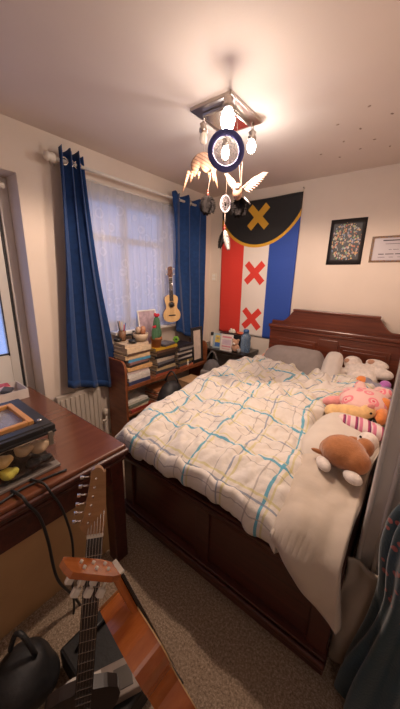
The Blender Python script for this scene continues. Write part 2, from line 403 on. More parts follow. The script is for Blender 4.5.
def flagf(u, v):
    sag = .012*math.sin(PI*u)*(1-v)
    return (FX0+(FX1-FX0)*u+.02*(1-u)*v*.8, YF-.012-.006*abs(nz(u*4, v*5, 3))-.006*math.sin(PI*v)*abs(nz(u*3, v*2, 8)), FZ1-(FZ1-FZ0)*v-sag)
t = thing('flag', 'red white and blue flag with black half disc and crosses pinned to wall', 'flag', (-1.55, YF, FZ0))
put('cloth', G().grid(flagf, 40, 50, lambda a, b: (a*.915, b*1.43)), flagmat(), t, solid=.0015)
put('hanging_bar', G().cyl((FX0-.01, YF-.012, FZ1+.002), (FX1+.01, YF-.012, FZ1+.002), .004), cream, t)
put('hook', G().cyl((FX1, YF-.0005, FZ1+.03), (FX1, YF-.02, FZ1+.03), .006).cyl((FX1, YF-.012, FZ1+.03), (FX1, YF-.012, FZ1), .0025), chrome, t)
def postermat():
    n = NT('poster_print'); uv = n.n('ShaderNodeUVMap').outputs[0]; sp = n.n('ShaderNodeSeparateXYZ'); n.l(uv, sp.inputs[0])
    u, v = sp.outputs[0], sp.outputs[1]
    vo = n.n('ShaderNodeTexVoronoi'); vo.inputs['Scale'].default_value = 20; n.l(uv, vo.inputs[0])
    vc = n.n('ShaderNodeSeparateColor'); n.l(vo.outputs['Color'], vc.inputs[0])
    col = n.ramp(vc.outputs[0], (0, (.45, .10, .05)), (.3, (.55, .36, .12)), (.5, (.45, .28, .25)), (.65, (.10, .18, .33)), (.8, (.5, .45, .4)), (.95, (.15, .3, .12)))
    a = n.math('MULTIPLY', n.math('ABSOLUTE', n.math('SUBTRACT', u, .5)), 2.35); b = n.math('MULTIPLY', n.math('ABSOLUTE', n.math('SUBTRACT', v, .5)), 2.3)
    r = n.math('ADD', n.math('POWER', a, 3), n.math('POWER', b, 3))
    inn = n.math('LESS_THAN', n.math('ADD', r, n.math('MULTIPLY', n.noise(9, 3, uv), .7)), 1.15)
    blob = n.math('LESS_THAN', vo.outputs['Distance'], .48)
    n.l(n.mix(n.math('MULTIPLY', inn, blob), (.012, .010, .012), col), n.b.inputs['Base Color']); n.b.inputs['Roughness'].default_value = .45; return n.m
def sheet(x0, x1, z0, z1, y, tilt=0):
    return G().grid(lambda u, v: (x0+(x1-x0)*u+tilt*v, y-.002*math.sin(PI*u), z0+(z1-z0)*v), 8, 8)
tag(put('poster', sheet(-.797, -.503, 1.748, 2.136, YF-.003), postermat(), solid=.001), 'black poster with a dense colourful symmetrical print between flag and certificate', 'poster')
def certmat():
    n = NT('certificate_print'); uv = n.n('ShaderNodeUVMap').outputs[0]; sp = n.n('ShaderNodeSeparateXYZ'); n.l(uv, sp.inputs[0]); u, v = sp.outputs[0], sp.outputs[1]
    eu = n.math('ABSOLUTE', n.math('SUBTRACT', u, .5)); ev = n.math('ABSOLUTE', n.math('SUBTRACT', v, .5))
    border = n.math('MAXIMUM', n.math('GREATER_THAN', eu, .44), n.math('GREATER_THAN', ev, .42))
    bc = n.ramp(n.noise(22, 3, uv), (.35, (.16, .06, .08)), (.5, (.35, .22, .10)), (.65, (.18, .20, .28)))
    n.l(n.mix(border, (.52, .47, .50), bc), n.b.inputs['Base Color']); n.b.inputs['Roughness'].default_value = .4; return n.m
t = thing('certificate', 'pale landscape certificate with patterned border pinned right of the black poster', 'certificate', (-.27, YF, 1.77))
put('paper', sheet(-.445, -.10, 1.765, 1.975, YF-.003), certmat(), t, solid=.001)
g = G()
for (a, b, z, h) in ((-.36, -.19, 1.935, .008), (-.34, -.21, 1.91, .003), (-.31, -.29, 1.865, .003), (-.28, -.24, 1.865, .003), (-.38, -.34, 1.828, .006), (-.33, -.27, 1.828, .006), (-.26, -.19, 1.828, .006), (-.38, -.33, 1.805, .003), (-.30, -.27, 1.805, .003), (-.24, -.2, 1.805, .003)):
    g.box((a, YF-.0075, z), (b, YF-.0055, z+h))
put('lettering', g, M('ink', (.04, .03, .04), .6), t)

# ------------------------------------------------------------------ bed
dwood = wood('dark_mahogany', (.035, .008, .006), (.095, .022, .013), .38, (1, 14, 14))
hwood = wood('red_mahogany', (.075, .016, .008), (.175, .042, .018), .35, (1, 14, 14))
BX0, BX1, BY0, BY1 = -1.24, -.045, .86, 2.88
bed = thing('bed', 'dark mahogany double bed with panelled footboard and tall headboard', 'bed', (-.65, 1.9, 0))
g = G().box((BX0, 2.80, FL), (BX1, BY1-.02, 1.12), bev=.004)
g.box((BX0-.012, 2.775, 1.115), (BX1+.012, BY1, 1.15), bev=.008).box((BX0-.004, 2.787, 1.085), (BX1+.004, BY1, 1.115), bev=.006)
# raised shaped crest
cx = (BX0+BX1)/2; crest = [(BX0+.0, 1.15), (BX1-.0, 1.15), (BX1-.0, 1.185)]
for k in range(9):
    a = k/8; crest.append((BX1-.10-.10*a*1.1, 1.185+.10*(1-math.cos(a*PI/2))))
crest += [(BX1-.225, 1.30), (BX0+.225, 1.30)]
for k in range(9):
    a = 1-k/8; crest.append((BX0+.10+.10*a*1.1, 1.185+.10*(1-math.cos(a*PI/2))))
crest.append((BX0+.0, 1.185))
g.prism(crest, 2.835, 2.87, PY)
g.box((BX0+.215, 2.825, 1.295), (BX1-.215, 2.878, 1.318), bev=.006)
for (a, b) in ((BX0+.09, cx-.11), (cx+.11, BX1-.09)):
    g.box((a, 2.792, .72), (b, 2.803, 1.02), bev=.004); g.box((a+.03, 2.785, .75), (b-.03, 2.796, .99), bev=.006)
g.box((cx-.085, 2.79, .7), (cx+.085, 2.803, 1.06), bev=.004)
put('headboard', g, hwood, bed)
g = G().box((BX0, .885, .16), (BX1, .925, .66), bev=.006)
g.box((BX0+.01, .892, FL), (BX1-.01, .925, .17), bev=.004)
g.box((BX0-.012, .85, .565), (BX1+.005, .93, .592), bev=.008).box((BX0-.006, .862, .545), (BX1+.002, .92, .566), bev=.006).box((BX0-.01, .858, .592), (BX1+.004, .92, .606), bev=.006)
g.box((BX0-.008, .855, .150), (BX1+.004, .93, .19), bev=.005).box((BX0-.012, .846, .185), (BX1+.006, .93, .215), bev=.008).box((BX0-.01, .85, .235), (BX1+.005, .925, .245), bev=.004)
g.box((BX0, .868, .215), (BX0+.075, .93, .55), bev=.004).box((BX1-.075, .868, .215), (BX1, .93, .55), bev=.004)
g.box((cx-.04, .872, .215), (cx+.04, .93, .55), bev=.003)
put('footboard', g, dwood, bed)
for x in (BX0+.005, BX1-.035):
    put('side_rail', G().box((x, .925, .16), (x+.03, 2.80, .50), bev=.005).box((x-.006, .93, .485), (x+.036, 2.80, .51), bev=.006), dwood, bed)
put('mattress', G().box((BX0+.035, .93, .36), (BX1-.04, 2.795, .62), bev=.04), M('mattress_ticking', (.62, .56, .50), .8, .05), bed)
put('bed_slat_base', G().box((BX0+.035, .93, .30), (BX1-.04, 2.795, .36)), dwood, bed)

# ------------------------------------------------------------------ duvet
def plaid():
    n = NT('plaid_cotton'); uv = n.n('ShaderNodeUVMap').outputs[0]
    nn = n.n('ShaderNodeTexNoise'); nn.inputs['Scale'].default_value = 3.2; nn.inputs['Detail'].default_value = 1; n.l(uv, nn.inputs[0])
    v1 = n.n('ShaderNodeVectorMath', operation='SUBTRACT'); n.l(nn.outputs['Color'], v1.inputs[0]); v1.inputs[1].default_value = (.5, .5, .5)
    v2 = n.n('ShaderNodeVectorMath', operation='SCALE'); n.l(v1.outputs[0], v2.inputs[0]); v2.inputs['Scale'].default_value = .045
    v3 = n.n('ShaderNodeVectorMath', operation='ADD'); n.l(uv, v3.inputs[0]); n.l(v2.outputs[0], v3.inputs[1])
    sp = n.n('ShaderNodeSeparateXYZ'); n.l(v3.outputs[0], sp.inputs[0])
    base = n.mix(n.noise(5, 2, uv), (.66, .60, .54), (.76, .70, .64))
    def stripe(c, per, off, wd, col, base, soft=1.0):
        f = n.math('FRACT', n.math('DIVIDE', n.math('ADD', c, off), per))
        m = n.math('LESS_THAN', n.math('ABSOLUTE', n.math('SUBTRACT', f, .5)), wd/per/2)
        return n.mix(n.math('MULTIPLY', m, soft), base, col)
    bl, ol, gr, nv = (.10, .36, .50), (.58, .52, .20), (.36, .32, .30), (.16, .22, .33)
    for s, off in ((sp.outputs[0], 0.0), (sp.outputs[1], .07)):
        base = stripe(s, .21, off+.08, .010, ol, base, .65)
        base = stripe(s, .21, off+.165, .006, gr, base, .75)
        base = stripe(s, .42, off+.0, .009, nv, base, .75)
        base = stripe(s, .42, off+.21, .013, bl, base, .95)
    n.l(base, n.b.inputs['Base Color']); n.b.inputs['Roughness'].default_value = .85; n.b.inputs['Sheen Weight'].default_value = .15
    n.bump(n.noise(16, 5, uv, rough=.6), .38, .02); return n.m
def wrinkle(x, y, s=0):
    a = abs(nz((x+.7*y)*5.5, (y-.5*x)*1.6, 1+s)); b = abs(nz((x-.5*y)*9, (y+.4*x)*3.5, 5+s)); c = nz(x*2.2, y*2.2, 9+s)
    d = abs(nz(x*17+3, y*12, 4+s))
    k = 1+.6*smooth01((y-1.3)/.6)
    return k*.045*(.35-a)+k*.038*(.3-b)+.035*c+.020*(.3-d)+.008*(.3-abs(nz(x*32, y*26, 8+s)))
def duvf(u, v):
    # u: 0 left hem .. 1 right edge ; v: 0 front hem .. 1 top
    L = 1.36; x = -1.335+u*L*.78; y = .855+v*1.66
    x_r = -.262 - .02*v - .10*smooth01((v-.25)/.3) + .24*smooth01((v-.62)/.25)
    x_l = -1.29-.10*smooth01(v*2.2)+.04*nz(v*6, 1)+.06*smooth01((v-.85)/.15)
    dl, dr = .20+.05*nz(v*5, 7), 0
    s = u*(dl+(x_r-x_l))     # arc distance from left hem
    amp = 1
    if s < dl:
        k = 1-s/dl; x = x_l-.03*math.sin(k*PI*.6); z = .655-.0*k; drop = dl*k
        z = .70-drop+.03*math.sin(k*PI); amp = .35
        x += .025*nz(v*14, k*2, 3)
    else:
        x = x_l+(s-dl); e = min(1, (s-dl)/.09); z = .70+.06*math.sin(e*PI/2); amp = .35+.65*e
    e2 = min(1, (x_r-x)/.08) if s > dl else 1
    e2 = max(0, e2); z -= .05*(1-math.sin(e2*PI/2))
    fh = .11
    fy = v*(1.72+fh)
    if fy < fh:
        k = 1-fy/fh; y = .855-.02*math.sin(k*PI*.8)+.012*nz(x*12, k, 4); z = z-.02-fh*k*.9+.012*nz(x*9, 2, 2); 
    else:
        y = .855+(fy-fh); e = min(1, (fy-fh)/.10); z -= .03*(1-math.sin(e*PI/2))-.0; amp *= .45+.55*e
    z += amp*wrinkle(x, y) + .05*smooth01((y-1.3)/.6)*smooth01((2.5-y)/.4)*.9 + .05*smooth01((y-2.0)/.4)
    z = max(z, .50)
    if -1.24 < x and y > .93: z = max(z, .655)
    elif x > -1.24 and y > .84: z = max(z, .635 if x < -.3 else .64)
    return (x, y, z)
dv = tag(put('duvet', G().grid(duvf, 190, 230, lambda a, b: (a*1.36, b*1.97)), plaid(), norecalc=True, solid=.022), 'rumpled white duvet with blue and olive check lines spread over the bed', 'duvet')

# cream comforter slumping over the bed corner
quilt = M('cream_quilt_cotton', (.56, .47, .38), .85, .06, 9, bump=.25, bscale=35, sheen=.2)
def comf(u, v):
    # u: 0 left .. 1 right; v: 0 hem (hanging) .. 1 far end
    xr = -.050; drop = .05+.19*u
    xl = -.275-.095*smooth01(v*1.6); x = xl+(xr-xl)*u
    tot = drop+1.12; s = v*tot
    if s < drop:
        k = 1-s/drop; y = .815-.012*math.sin(PI*k)+.03*k*(1-u); z = .745-.03-drop*k
        x += .03*k*u
    else:
        q = s-drop; e = min(1, q/.09); y = .815+q; z = .715+.045*math.sin(e*PI/2)
    puff = .040*math.sin(PI*(u*1.1+.15*v))**2*(.4+.6*math.sin(PI*(v*3.0+.3))**2)
    lip = math.sin(min(1, u/.16)*PI/2)
    n_ = .022*nz(x*7, y*6, 21)+.010*nz(x*18, y*14, 2)
    if s < drop: y -= puff*.8+.5*n_; z += 0
    else: z += puff+n_+.04*(lip-1)
    return (x, y, z)
tag(put('comforter', G().grid(comf, 46, 90), quilt, norecalc=True, solid=.03), 'thick cream comforter slumping over the near right bed corner', 'comforter')
def strip(u, v):
    x = -.045+.12*u; z = .62-(.62-FL-.01)*v
    return (x+.01*nz(v*4, u), .975+.012*math.sin(u*7+v*3)+.01*nz(u*3, v*4, 2), z)
tag(put('folded_sheet', G().grid(strip, 14, 30), M('beige_sheet', (.50, .41, .33), .85, .06), norecalc=True, solid=.012), 'beige sheet trailing to the carpet between bed and door lining', 'bed sheet')
# teal dotted garment
def tealmat():
    n = NT('teal_dotted_plush'); co = n.coord(); vo = n.n('ShaderNodeTexVoronoi'); vo.inputs['Scale'].default_value = 30; n.l(co, vo.inputs[0])
    sp = n.n('ShaderNodeSeparateXYZ'); n.l(co, sp.inputs[0])
    b = n.mix(n.noise(12, 4, co), (.004, .022, .034), (.008, .050, .07))
    m = n.math('MULTIPLY', n.math('LESS_THAN', vo.outputs['Distance'], .26), n.math('GREATER_THAN', sp.outputs[2], .50))
    n.l(n.mix(m, b, (.33, .06, .05)), n.b.inputs['Base Color']); n.b.inputs['Roughness'].default_value = .9; n.b.inputs['Sheen Weight'].default_value = .5
    n.bump(n.noise(120, 3, co), .3, .004); return n.m
def teal(u, v):
    z = 1.14-(1.14-FL-.01)*v; a = u*2*PI
    w = .035+.06*smooth01(v/.25)-.02*smooth01((v-.3)/.2)+.045*smooth01((v-.5)/.5)
    r = 1+.12*math.sin(a*9+3*v)+.08*math.sin(a*5-2*v+1)+.16*nz(math.cos(a)*2, math.sin(a)*2, v*3)
    cx = .150-.015*v; cy = .90
    return (cx+w*math.cos(a)*r, cy+w*.72*math.sin(a)*r, z)
tag(put('dressing_gown', G().grid(teal, 90, 60), tealmat(), norecalc=True), 'dark teal dressing gown with red dots hanging beside the door lining', 'dressing gown')

t = thing('wall_hook', 'metal hook on the grooved door lining that holds the dressing gown', 'hook', (.145, 1.02, 1.15))
put('plate', G().box((.13, 1.012, 1.12), (.16, 1.022, 1.19), bev=.003), brush, t)
put('peg', G().tube([(.145, 1.02, 1.17), (.147, .95, 1.155), (.15, .90, 1.15), (.15, .888, 1.175)], .006, 8), brush, t)

# ------------------------------------------------------------------ pillows and plush toys
def pillow(name, size, mat, M4, label, cat, group=None, seam=True, bumpy=.008):
    sx, sy, sz = size
    t = thing(name, label, cat, M4, group)
    def f(u, v):
        a = u*2*PI; b = (v-.5)*PI
        cu, su = math.cos(a), math.sin(a); e = .45
        px = sx/2*math.copysign(abs(cu)**e, cu)*abs(math.cos(b))**.55; py = sy/2*math.copysign(abs(su)**e, su)*abs(math.cos(b))**.55
        d = 1-.06*(abs(cu*su)*2)
        z = sz/2*math.sin(b)*(1-.55*(max(abs(px)/(sx/2), abs(py)/(sy/2)))**4)
        k = bumpy*nz(px*12, py*12, z*5+sx*9)
        return (px*d+k, py*d+k, z+sz/2+k)
    put('cover', G().grid(f, 48, 24), mat, t, local=True, norecalc=True)
    if seam:
        pts = []
        for i in range(48):
            p = f(i/48, .5); pts.append((p[0]*1.003, p[1]*1.003, p[2]))
        put('piping', G().tube(pts, .0035, 5, True), mat, t, local=True)
    return t
greym = M('grey_pillow_cotton', (.26, .22, .205), .85, .08, 20)
pillow('pillow', (.58, .38, .12), greym, TR((-.88, 2.59, .79), 3, 50), 'dark grey pillow leaning on the left of the headboard', 'pillow')
pillow('pillow', (.15, .38, .11), M('ivory_pillow_cotton', (.66, .60, .55), .85, .05), TR((-.525, 2.56, .81), 3, 52), 'narrow ivory pillow edge propped right of the grey pillow', 'pillow')
pillow('cushion', (.33, .55, .10), M('cream_pillow_cotton', (.62, .55, .48), .85, .04), TR((-.20, 1.50, .755), -4, 4), 'flat cream pillow under the brown plush dog', 'pillow')
def fur(name, c, var=.12): return M(name, c, .95, var, 40, bump=.6, bscale=160, sheen=.4)
wfur = fur('white_plush', (.74, .66, .60)); bfur = fur('brown_plush', (.40, .15, .05)); ofur = fur('orange_plush', (.75, .25, .06))
pfur = fur('pink_plush', (.80, .33, .32)); lpfur = fur('light_pink_plush', (.80, .50, .48)); yfur = fur('yellow_plush', (.78, .50, .22)); vfur = fur('purple_plush', (.50, .16, .50))
gfur = fur('grey_plush', (.25, .24, .30)); rfur = fur('red_plush', (.60, .05, .07)); cfur = fur('peach_plush', (.72, .36, .25)); tanfur = fur('tan_plush', (.5, .28, .18))
blk = M('black_bead', (.01, .01, .01), .15)
def plushbody(g, mat, par, name='body', vox=.007): return put(name, g, mat, par, local=True, remesh=vox, smooth=4)
# big white bear sprawled by headboard
t = thing('plush_toy', 'large white plush bear slumped against the headboard', 'plush toy', TR((-.30, 2.60, .80), -8) @ Matrix.Scale(.88, 4))
plushbody(G().ell((0, 0, .075), (.16, .10, .085)).ell((-.10, .03, .14), (.085, .07, .07)).ell((.17, .0, .10), (.09, .055, .05)).ell((-.2, -.05, .05), (.08, .06, .05)).ell((.10, .06, .165), (.10, .05, .045), (0, .1, 0)).ell((.03, -.08, .05), (.13, .06, .05)), wfur, t)
for x, y, z, in ((-.135, -.015, .16), (.055, .03, .185)):
    put('paw_pad', G().ell((x, y, z), (.033, .02, .026)), tanfur, t, local=True, label='tan paw pad')
put('tail', G().ell((-.20, .0, .12), .015), blk, t, local=True)
# striped red/white doll with grey arm
t = thing('plush_toy', 'small plush doll with orange face and red white checked body', 'plush toy', TR((-.29, 2.30, .785), -30))
plushbody(G().ell((0, 0, .05), (.085, .06, .05)).ell((-.07, -.05, .04), (.05, .03, .03)).ell((.04, -.07, .035), (.045, .035, .03)), 
          (lambda: (lambda n: (n.l(n.mix(n.math('GREATER_THAN', n.noise(38, 2, n.coord()), .52), (.72, .60, .56), (.55, .05, .09)), n.b.inputs['Base Color']), setattr(n.b.inputs['Roughness'], 'default_value', .95), n.m)[2])(NT('red_white_knit')))(), t, vox=.006)
plushbody(G().ell((0, .06, .085), (.045, .04, .04)), ofur, t, 'head', .006)
t = thing('plush_toy', 'grey blue plush snake curled right of the checked doll', 'plush toy', TR((-.17, 2.33, .79), 5))
plushbody(G().ell((-.06, .03, .07), (.05, .04, .045)).ell((0, 0, .06), (.06, .04, .035)).ell((.07, -.02, .05), (.06, .035, .035)), gfur, t, vox=.006)
t = thing('plush_toy', 'purple plush toy wedged beside the door lining', 'plush toy', TR((-.085, 2.27, .78), 20))
plushbody(G().ell((0, 0, .05), (.035, .10, .035), (.3, 0, .3)).ell((.01, .10, .09), (.04, .035, .035)).ell((.0, -.09, .03), (.045, .03, .025)), vfur, t, vox=.006)
# pink squashy toys
def dots_mat():
    n = NT('pink_rose_print'); co = n.coord(); vo = n.n('ShaderNodeTexVoronoi'); vo.inputs['Scale'].default_value = 15; n.l(co, vo.inputs[0])
    d = vo.outputs['Distance']; ring = n.math('LESS_THAN', n.math('ABSOLUTE', n.math('SUBTRACT', d, .34)), .10)
    c = n.mix(ring, (.80, .52, .48), (.78, .22, .27)); c = n.mix(n.math('LESS_THAN', d, .14), c, (.70, .10, .16))
    n.l(c, n.b.inputs['Base Color']); n.b.inputs['Roughness'].default_value = .9; n.b.inputs['Sheen Weight'].default_value = .3; n.bump(n.noise(80, 3, co), .3, .004); return n.m
t = thing('plush_toy', 'round pink rose patterned plush cushion with ears in the middle of the heap', 'plush toy', TR((-.18, 1.96, .775), -10))
plushbody(G().ell((0, 0, .08), (.145, .16, .085)).ell((-.08, .13, .13), (.04, .03, .04)).ell((.08, .12, .13), (.04, .03, .04)), dots_mat(), t, vox=.009)
t = thing('plush_toy', 'yellow orange plush lying in front of the pink cushion', 'plush toy', TR((-.225, 1.775, .78), 15))
plushbody(G().ell((0, 0, .055), (.11, .055, .05)).ell((-.09, -.01, .05), (.055, .05, .045)).ell((.09, .01, .08), (.045, .04, .04)), yfur, t, vox=.007)
put('ear', G().ell((.10, .0, .12), (.02, .012, .02)), pfur, t, local=True, label='pink ear')
put('eye', G().ell((.10, -.035, .09), .007), blk, t, local=True)
t = thing('plush_toy', 'bright pink plush peeking out left of the rose cushion', 'plush toy', TR((-.34, 1.93, .78), 35))
plushbody(G().ell((0, 0, .04), (.09, .04, .04)).ell((.09, .05, .06), (.05, .035, .035)), pfur, t, vox=.006)
t = thing('plush_toy', 'bright orange plush tiger half hidden by the door lining', 'plush toy', TR((-.075, 1.86, .78), 0))
plushbody(G().ell((0, 0, .05), (.04, .09, .05)).ell((.0, .08, .10), (.042, .042, .042)), ofur, t, vox=.007)
put('paw', G().ell((-.025, -.07, .035), (.022, .025, .022)), blk, t, local=True, label='black paw')
t = thing('plush_toy', 'pale pink plush with round head behind the rose cushion', 'plush toy', TR((-.22, 2.15, .79), 0))
plushbody(G().ell((0, 0, .045), (.13, .055, .045)).ell((.1, .03, .08), (.045, .04, .04)), lpfur, t, vox=.007)
def stripe_mat():
    n = NT('striped_fleece'); sp = n.n('ShaderNodeSeparateXYZ'); n.l(n.coord(), sp.inputs[0])
    f = n.math('FRACT', n.math('ADD', n.math('MULTIPLY', n.math('ADD', sp.outputs[0], n.math('MULTIPLY', sp.outputs[1], .5)), 13), .1))
    n.l(n.ramp(f, (0, (.75, .62, .58)), (.38, (.75, .55, .54)), (.4, (.42, .05, .13)), (.62, (.12, .03, .10)), (.64, (.78, .66, .62)), (.8, (.62, .18, .28))), n.b.inputs['Base Color'])
    n.t.nodes[-1]; n.b.inputs['Roughness'].default_value = .95; return n.m
sm = stripe_mat()
t = thing('plush_toy', 'soft toy with pink white and plum stripes above the brown dog', 'plush toy', TR((-.13, 1.585, .815), -16) @ Matrix.Scale(.82, 4))
plushbody(G().ell((0, 0, .055), (.14, .07, .05)).ell((.10, -.03, .07), (.06, .05, .045)).ell((-.12, .03, .04), (.06, .045, .035)), sm, t, vox=.007)
# brown and white dog, lying, seen from behind
t = thing('plush_dog', 'brown and white plush dog lying face down on the cream pillow', 'plush toy', TR((-.130, 1.225, .815), 0) @ Matrix.Scale(.80, 4))
plushbody(G().ell((-.03, 0, .09), (.115, .105, .085)).ell((.03, -.03, .08), (.08, .08, .07)).ell((.055, .10, .10), (.05, .055, .055)).ell((-.10, .03, .06), (.06, .07, .06)), bfur, t, vox=.008)
put('head', G().ell((.06, .15, .115), (.055, .055, .055)), wfur, t, local=True, label='white head')
put('ear', G().ell((.005, .145, .11), (.05, .016, .012), (0, -.2, -.5)), bfur, t, local=True)
put('eye', G().ell((.025, .115, .15), .007), blk, t, local=True)
put('foot', G().ell((.045, -.115, .035), (.05, .035, .03), (0, 0, -.5)), wfur, t, local=True, label='white foot')
put('foot', G().ell((-.10, -.095, .035), (.055, .033, .03), (0, 0, -.9)), wfur, t, local=True, label='white foot')
put('tail', G().ell((-.145, -.02, .05), (.045, .013, .013), (0, .2, .3)), bfur, t, local=True)
# peach toy peeping out left of the grey pillow
t = thing('plush_toy', 'small peach plush peeping out left of the grey pillow', 'plush toy', TR((-1.17, 2.60, .79), 0))
plushbody(G().ell((0, 0, .04), (.045, .05, .045)).ell((-.02, -.05, .03), (.035, .035, .03)).ell((.01, .04, .09), (.035, .03, .035)), cfur, t, vox=.006)

# ------------------------------------------------------------------ desk
tabw = wood('desk_top_mahogany', (.115, .036, .018), (.165, .056, .027), .2, (10, 1, 10), coat=.5, scale=2)
DX1, DYR, DZT = -1.02, .735, .80
desk = thing('desk', 'dark mahogany desk with moulded edge at the left of the photo', 'desk', (-1.6, .1, 0))
put('desktop', G().box((-2.165, -.6, .775), (DX1, DYR, DZT), bev=.008), tabw, desk)
put('edge_moulding', G().box((-2.165, -.6, .715), (DX1-.004, DYR-.004, .730), bev=.005).box((-2.165, -.6, .728), (DX1-.012, DYR-.012, .745)).box((-2.165, -.61, .755), (DX1+.012, DYR+.01, .778), bev=.01).box((-2.165, -.6, .742), (DX1+.004, DYR+.004, .757), bev=.005), dwood, desk)
put('apron', G().box((DX1-.05, -.6, .60), (DX1-.025, DYR-.03, .745), bev=.003).box((-2.15, DYR-.05, .60), (DX1-.03, DYR-.025, .745), bev=.003), dwood, desk)
for (x, y) in ((DX1-.085, DYR-.085), (DX1-.085, -.58), (-2.15, DYR-.085), (-2.15, -.58)):
    put('leg', G().box((x, y, FL), (x+.07, y+.07, .745), bev=.004), dwood, desk)
pan = M('tan_hardboard', (.55, .33, .16), .6, .08, 5)
put('back_panel', G().box((-1.16, -.58, FL), (-1.14, DYR-.05, .60), bev=.002), pan, desk, label='tan back panel')
# glass tank
tank = thing('terrarium', 'small glass terrarium with black and orange hinged lid on the desk', 'terrarium', (-1.29, .25, DZT))
TX0, TX1, TY0, TY1, TZ1 = -1.48, -1.105, -.12, .445, .98
g = G()
for lo, hi in (((TX0, TY0), (TX1, TY0+.005)), ((TX0, TY1-.005), (TX1, TY1)), ((TX0, TY0+.005), (TX0+.005, TY1-.005)), ((TX1-.005, TY0+.005), (TX1, TY1-.005))):
    g.box((lo[0], lo[1], DZT+.014), (hi[0], hi[1], TZ1-.02))
put('glass_wall', g, GLASS, tank)
put('base_rim', G().box((TX0-.006, TY0-.006, DZT+.001), (TX1+.006, TY1+.006, DZT+.014), bev=.003), M('clear_rim', (.25, .22, .2), .2), tank)
g = G()
def ringbox(g, x0, x1, y0, y1, z0, z1, w, bev=.003):
    g.box((x0, y0, z0), (x1, y0+w, z1), bev=bev).box((x0, y1-w, z0), (x1, y1, z1), bev=bev).box((x0, y0+w, z0), (x0+w, y1-w, z1), bev=bev).box((x1-w, y0+w, z0), (x1, y1-w, z1), bev=bev); return g
ringbox(g, TX0-.006, TX1+.006, TY0-.006, TY1+.006, TZ1-.012, TZ1+.0, .018)
ringbox(g, TX0-.004, TX1+.004, TY0-.004, TY1+.004, TZ1+.0, TZ1+.022, .045)
g.box((TX1-.05, TY0, TZ1+.004), (TX1-.012, TY1, TZ1+.026), bev=.004)
lid = put('lid', g, blackp, tank)
put('lid_frame', ringbox(G(), TX0+.05, TX1-.075, TY0+.04, TY1-.045, TZ1+.014, TZ1+.032, .022), M('orange_pine', (.62, .30, .10), .5), lid, label='orange wooden lid frame')
put('mesh_screen', G().box((TX0+.045, TY0+.045, TZ1+.006), (TX1-.07, TY1-.05, TZ1+.010)), M('grey_screen', (.42, .44, .47), .35, .3, 60, alpha=.35), lid)
put('lid_knob', G().ell((TX1-.06, TY1-.03, TZ1+.03), (.009, .009, .006)), chrome, lid)
put('latch', G().box((TX1+.004, TY1-.03, TZ1-.06), (TX1+.012, TY1-.012, TZ1+.0), bev=.002).box((TX1-.06, TY1+.005, TZ1-.05), (TX1-.035, TY1+.014, TZ1+.0), bev=.002), M('smoke_plastic', (.2, .17, .14), .25), tank)
put('backing_card', G().box((TX0+.17, TY0+.01, DZT+.03), (TX0+.175, TY1-.01, TZ1-.035)), M('beige_backing', (.62, .50, .38), .7, .25, 30), tank, label='beige mottled backing inside')
subs = G().grid(lambda u, v: (TX0+.008+(TX1-TX0-.016)*u, TY0+.008+(TY1-TY0-.016)*v, DZT+.03+.02*abs(nz(u*5, v*6))+.02*(1-u)), 20, 24)
put('substrate', subs, M('dark_soil', (.03, .02, .014), .95, .4, 60, bump=.8), tank)
deco = [('moss_ball', (-1.135, .36, .845), .026, (.02, .02, .022), 'black'), ('moss_ball', (-1.14, .405, .842), .022, (.02, .02, .022), 'black'),
        ('ornament', (-1.135, .27, .85), .028, (.75, .70, .12), 'yellow green'), ('ornament', (-1.15, .26, .90), .030, (.85, .60, .25), 'yellow'), ('ornament', (-1.14, .16, .86), .034, (.75, .28, .10), 'orange'),
        ('ornament', (-1.16, .21, .925), .024, (.70, .16, .12), 'red'), ('ornament', (-1.22, .04, .87), .036, (.42, .18, .12), 'rust'), ('ornament', (-1.17, .34, .90), .030, (.70, .50, .30), 'tan'), ('ornament', (-1.17, .40, .89), .034, (.75, .55, .35), 'sand')]
for nm, p, r, c, w in deco:
    put(nm, G().ell(p, (r, r, r*.8)).ell((p[0]+.01, p[1]+r*.7, p[2]+r*.3), r*.55).ell((p[0], p[1]-r*.6, p[2]+r*.5), r*.45), M('deco_'+w.replace(' ', '_'), c, .5), tank, label=w+' lump inside the terrarium', remesh=.006)
# white tray with red packets
tray = thing('storage_tray', 'open white cardboard tray at the far corner of the desk', 'tray', (-2.0, .56, DZT))
g = G().box((-2.15, .36, DZT+.001), (-1.95, .655, DZT+.005))
ringbox(g, -2.15, -1.95, .36, .655, DZT+.005, DZT+.065, .005, .001)
put('tray_box', g, M('white_card', (.66, .60, .56), .6), tray)
pk = None; cols = [(.60, .08, .05), (.70, .62, .58), (.62, .20, .12), (.50, .05, .05), (.72, .55, .48), (.05, .05, .06)]
names = ['bright red', 'white', 'orange red', 'crimson', 'pale pink', 'black']
for k in range(6):
    x, y = -2.10+.045*(k % 3), .44+.11*(k//3)
    tag(put('snack_packet', G().box((-.045, -.03, 0), (.045, .03, .022), bev=.008), M('packet_'+names[k].replace(' ', '_'), cols[k], .35, .35, 30), local=True), names[k]+' small packet lying in the white tray', 'packet', 'packets in the white tray').matrix_world = TR((x, y, DZT+.045+.008*(k % 2)), 30*k, 12)
o = tag(put('blue_packet', G().box((-.05, -.03, 0), (.05, .03, .018), bev=.006), M('blue_wrap', (.04, .10, .42), .35), local=True), 'blue packet between the white tray and the terrarium', 'packet'); o.matrix_world = TR((-1.80, .33, DZT+.002), 40)
o = tag(put('white_cap', G().lathe([(.014, 0), (.014, .02), (.010, .024)], (0, 0, 0), 14), whitem, local=True), 'small white cap beside the blue packet on the desk', 'cap'); o.matrix_world = TR((-1.78, .425, DZT+.002))

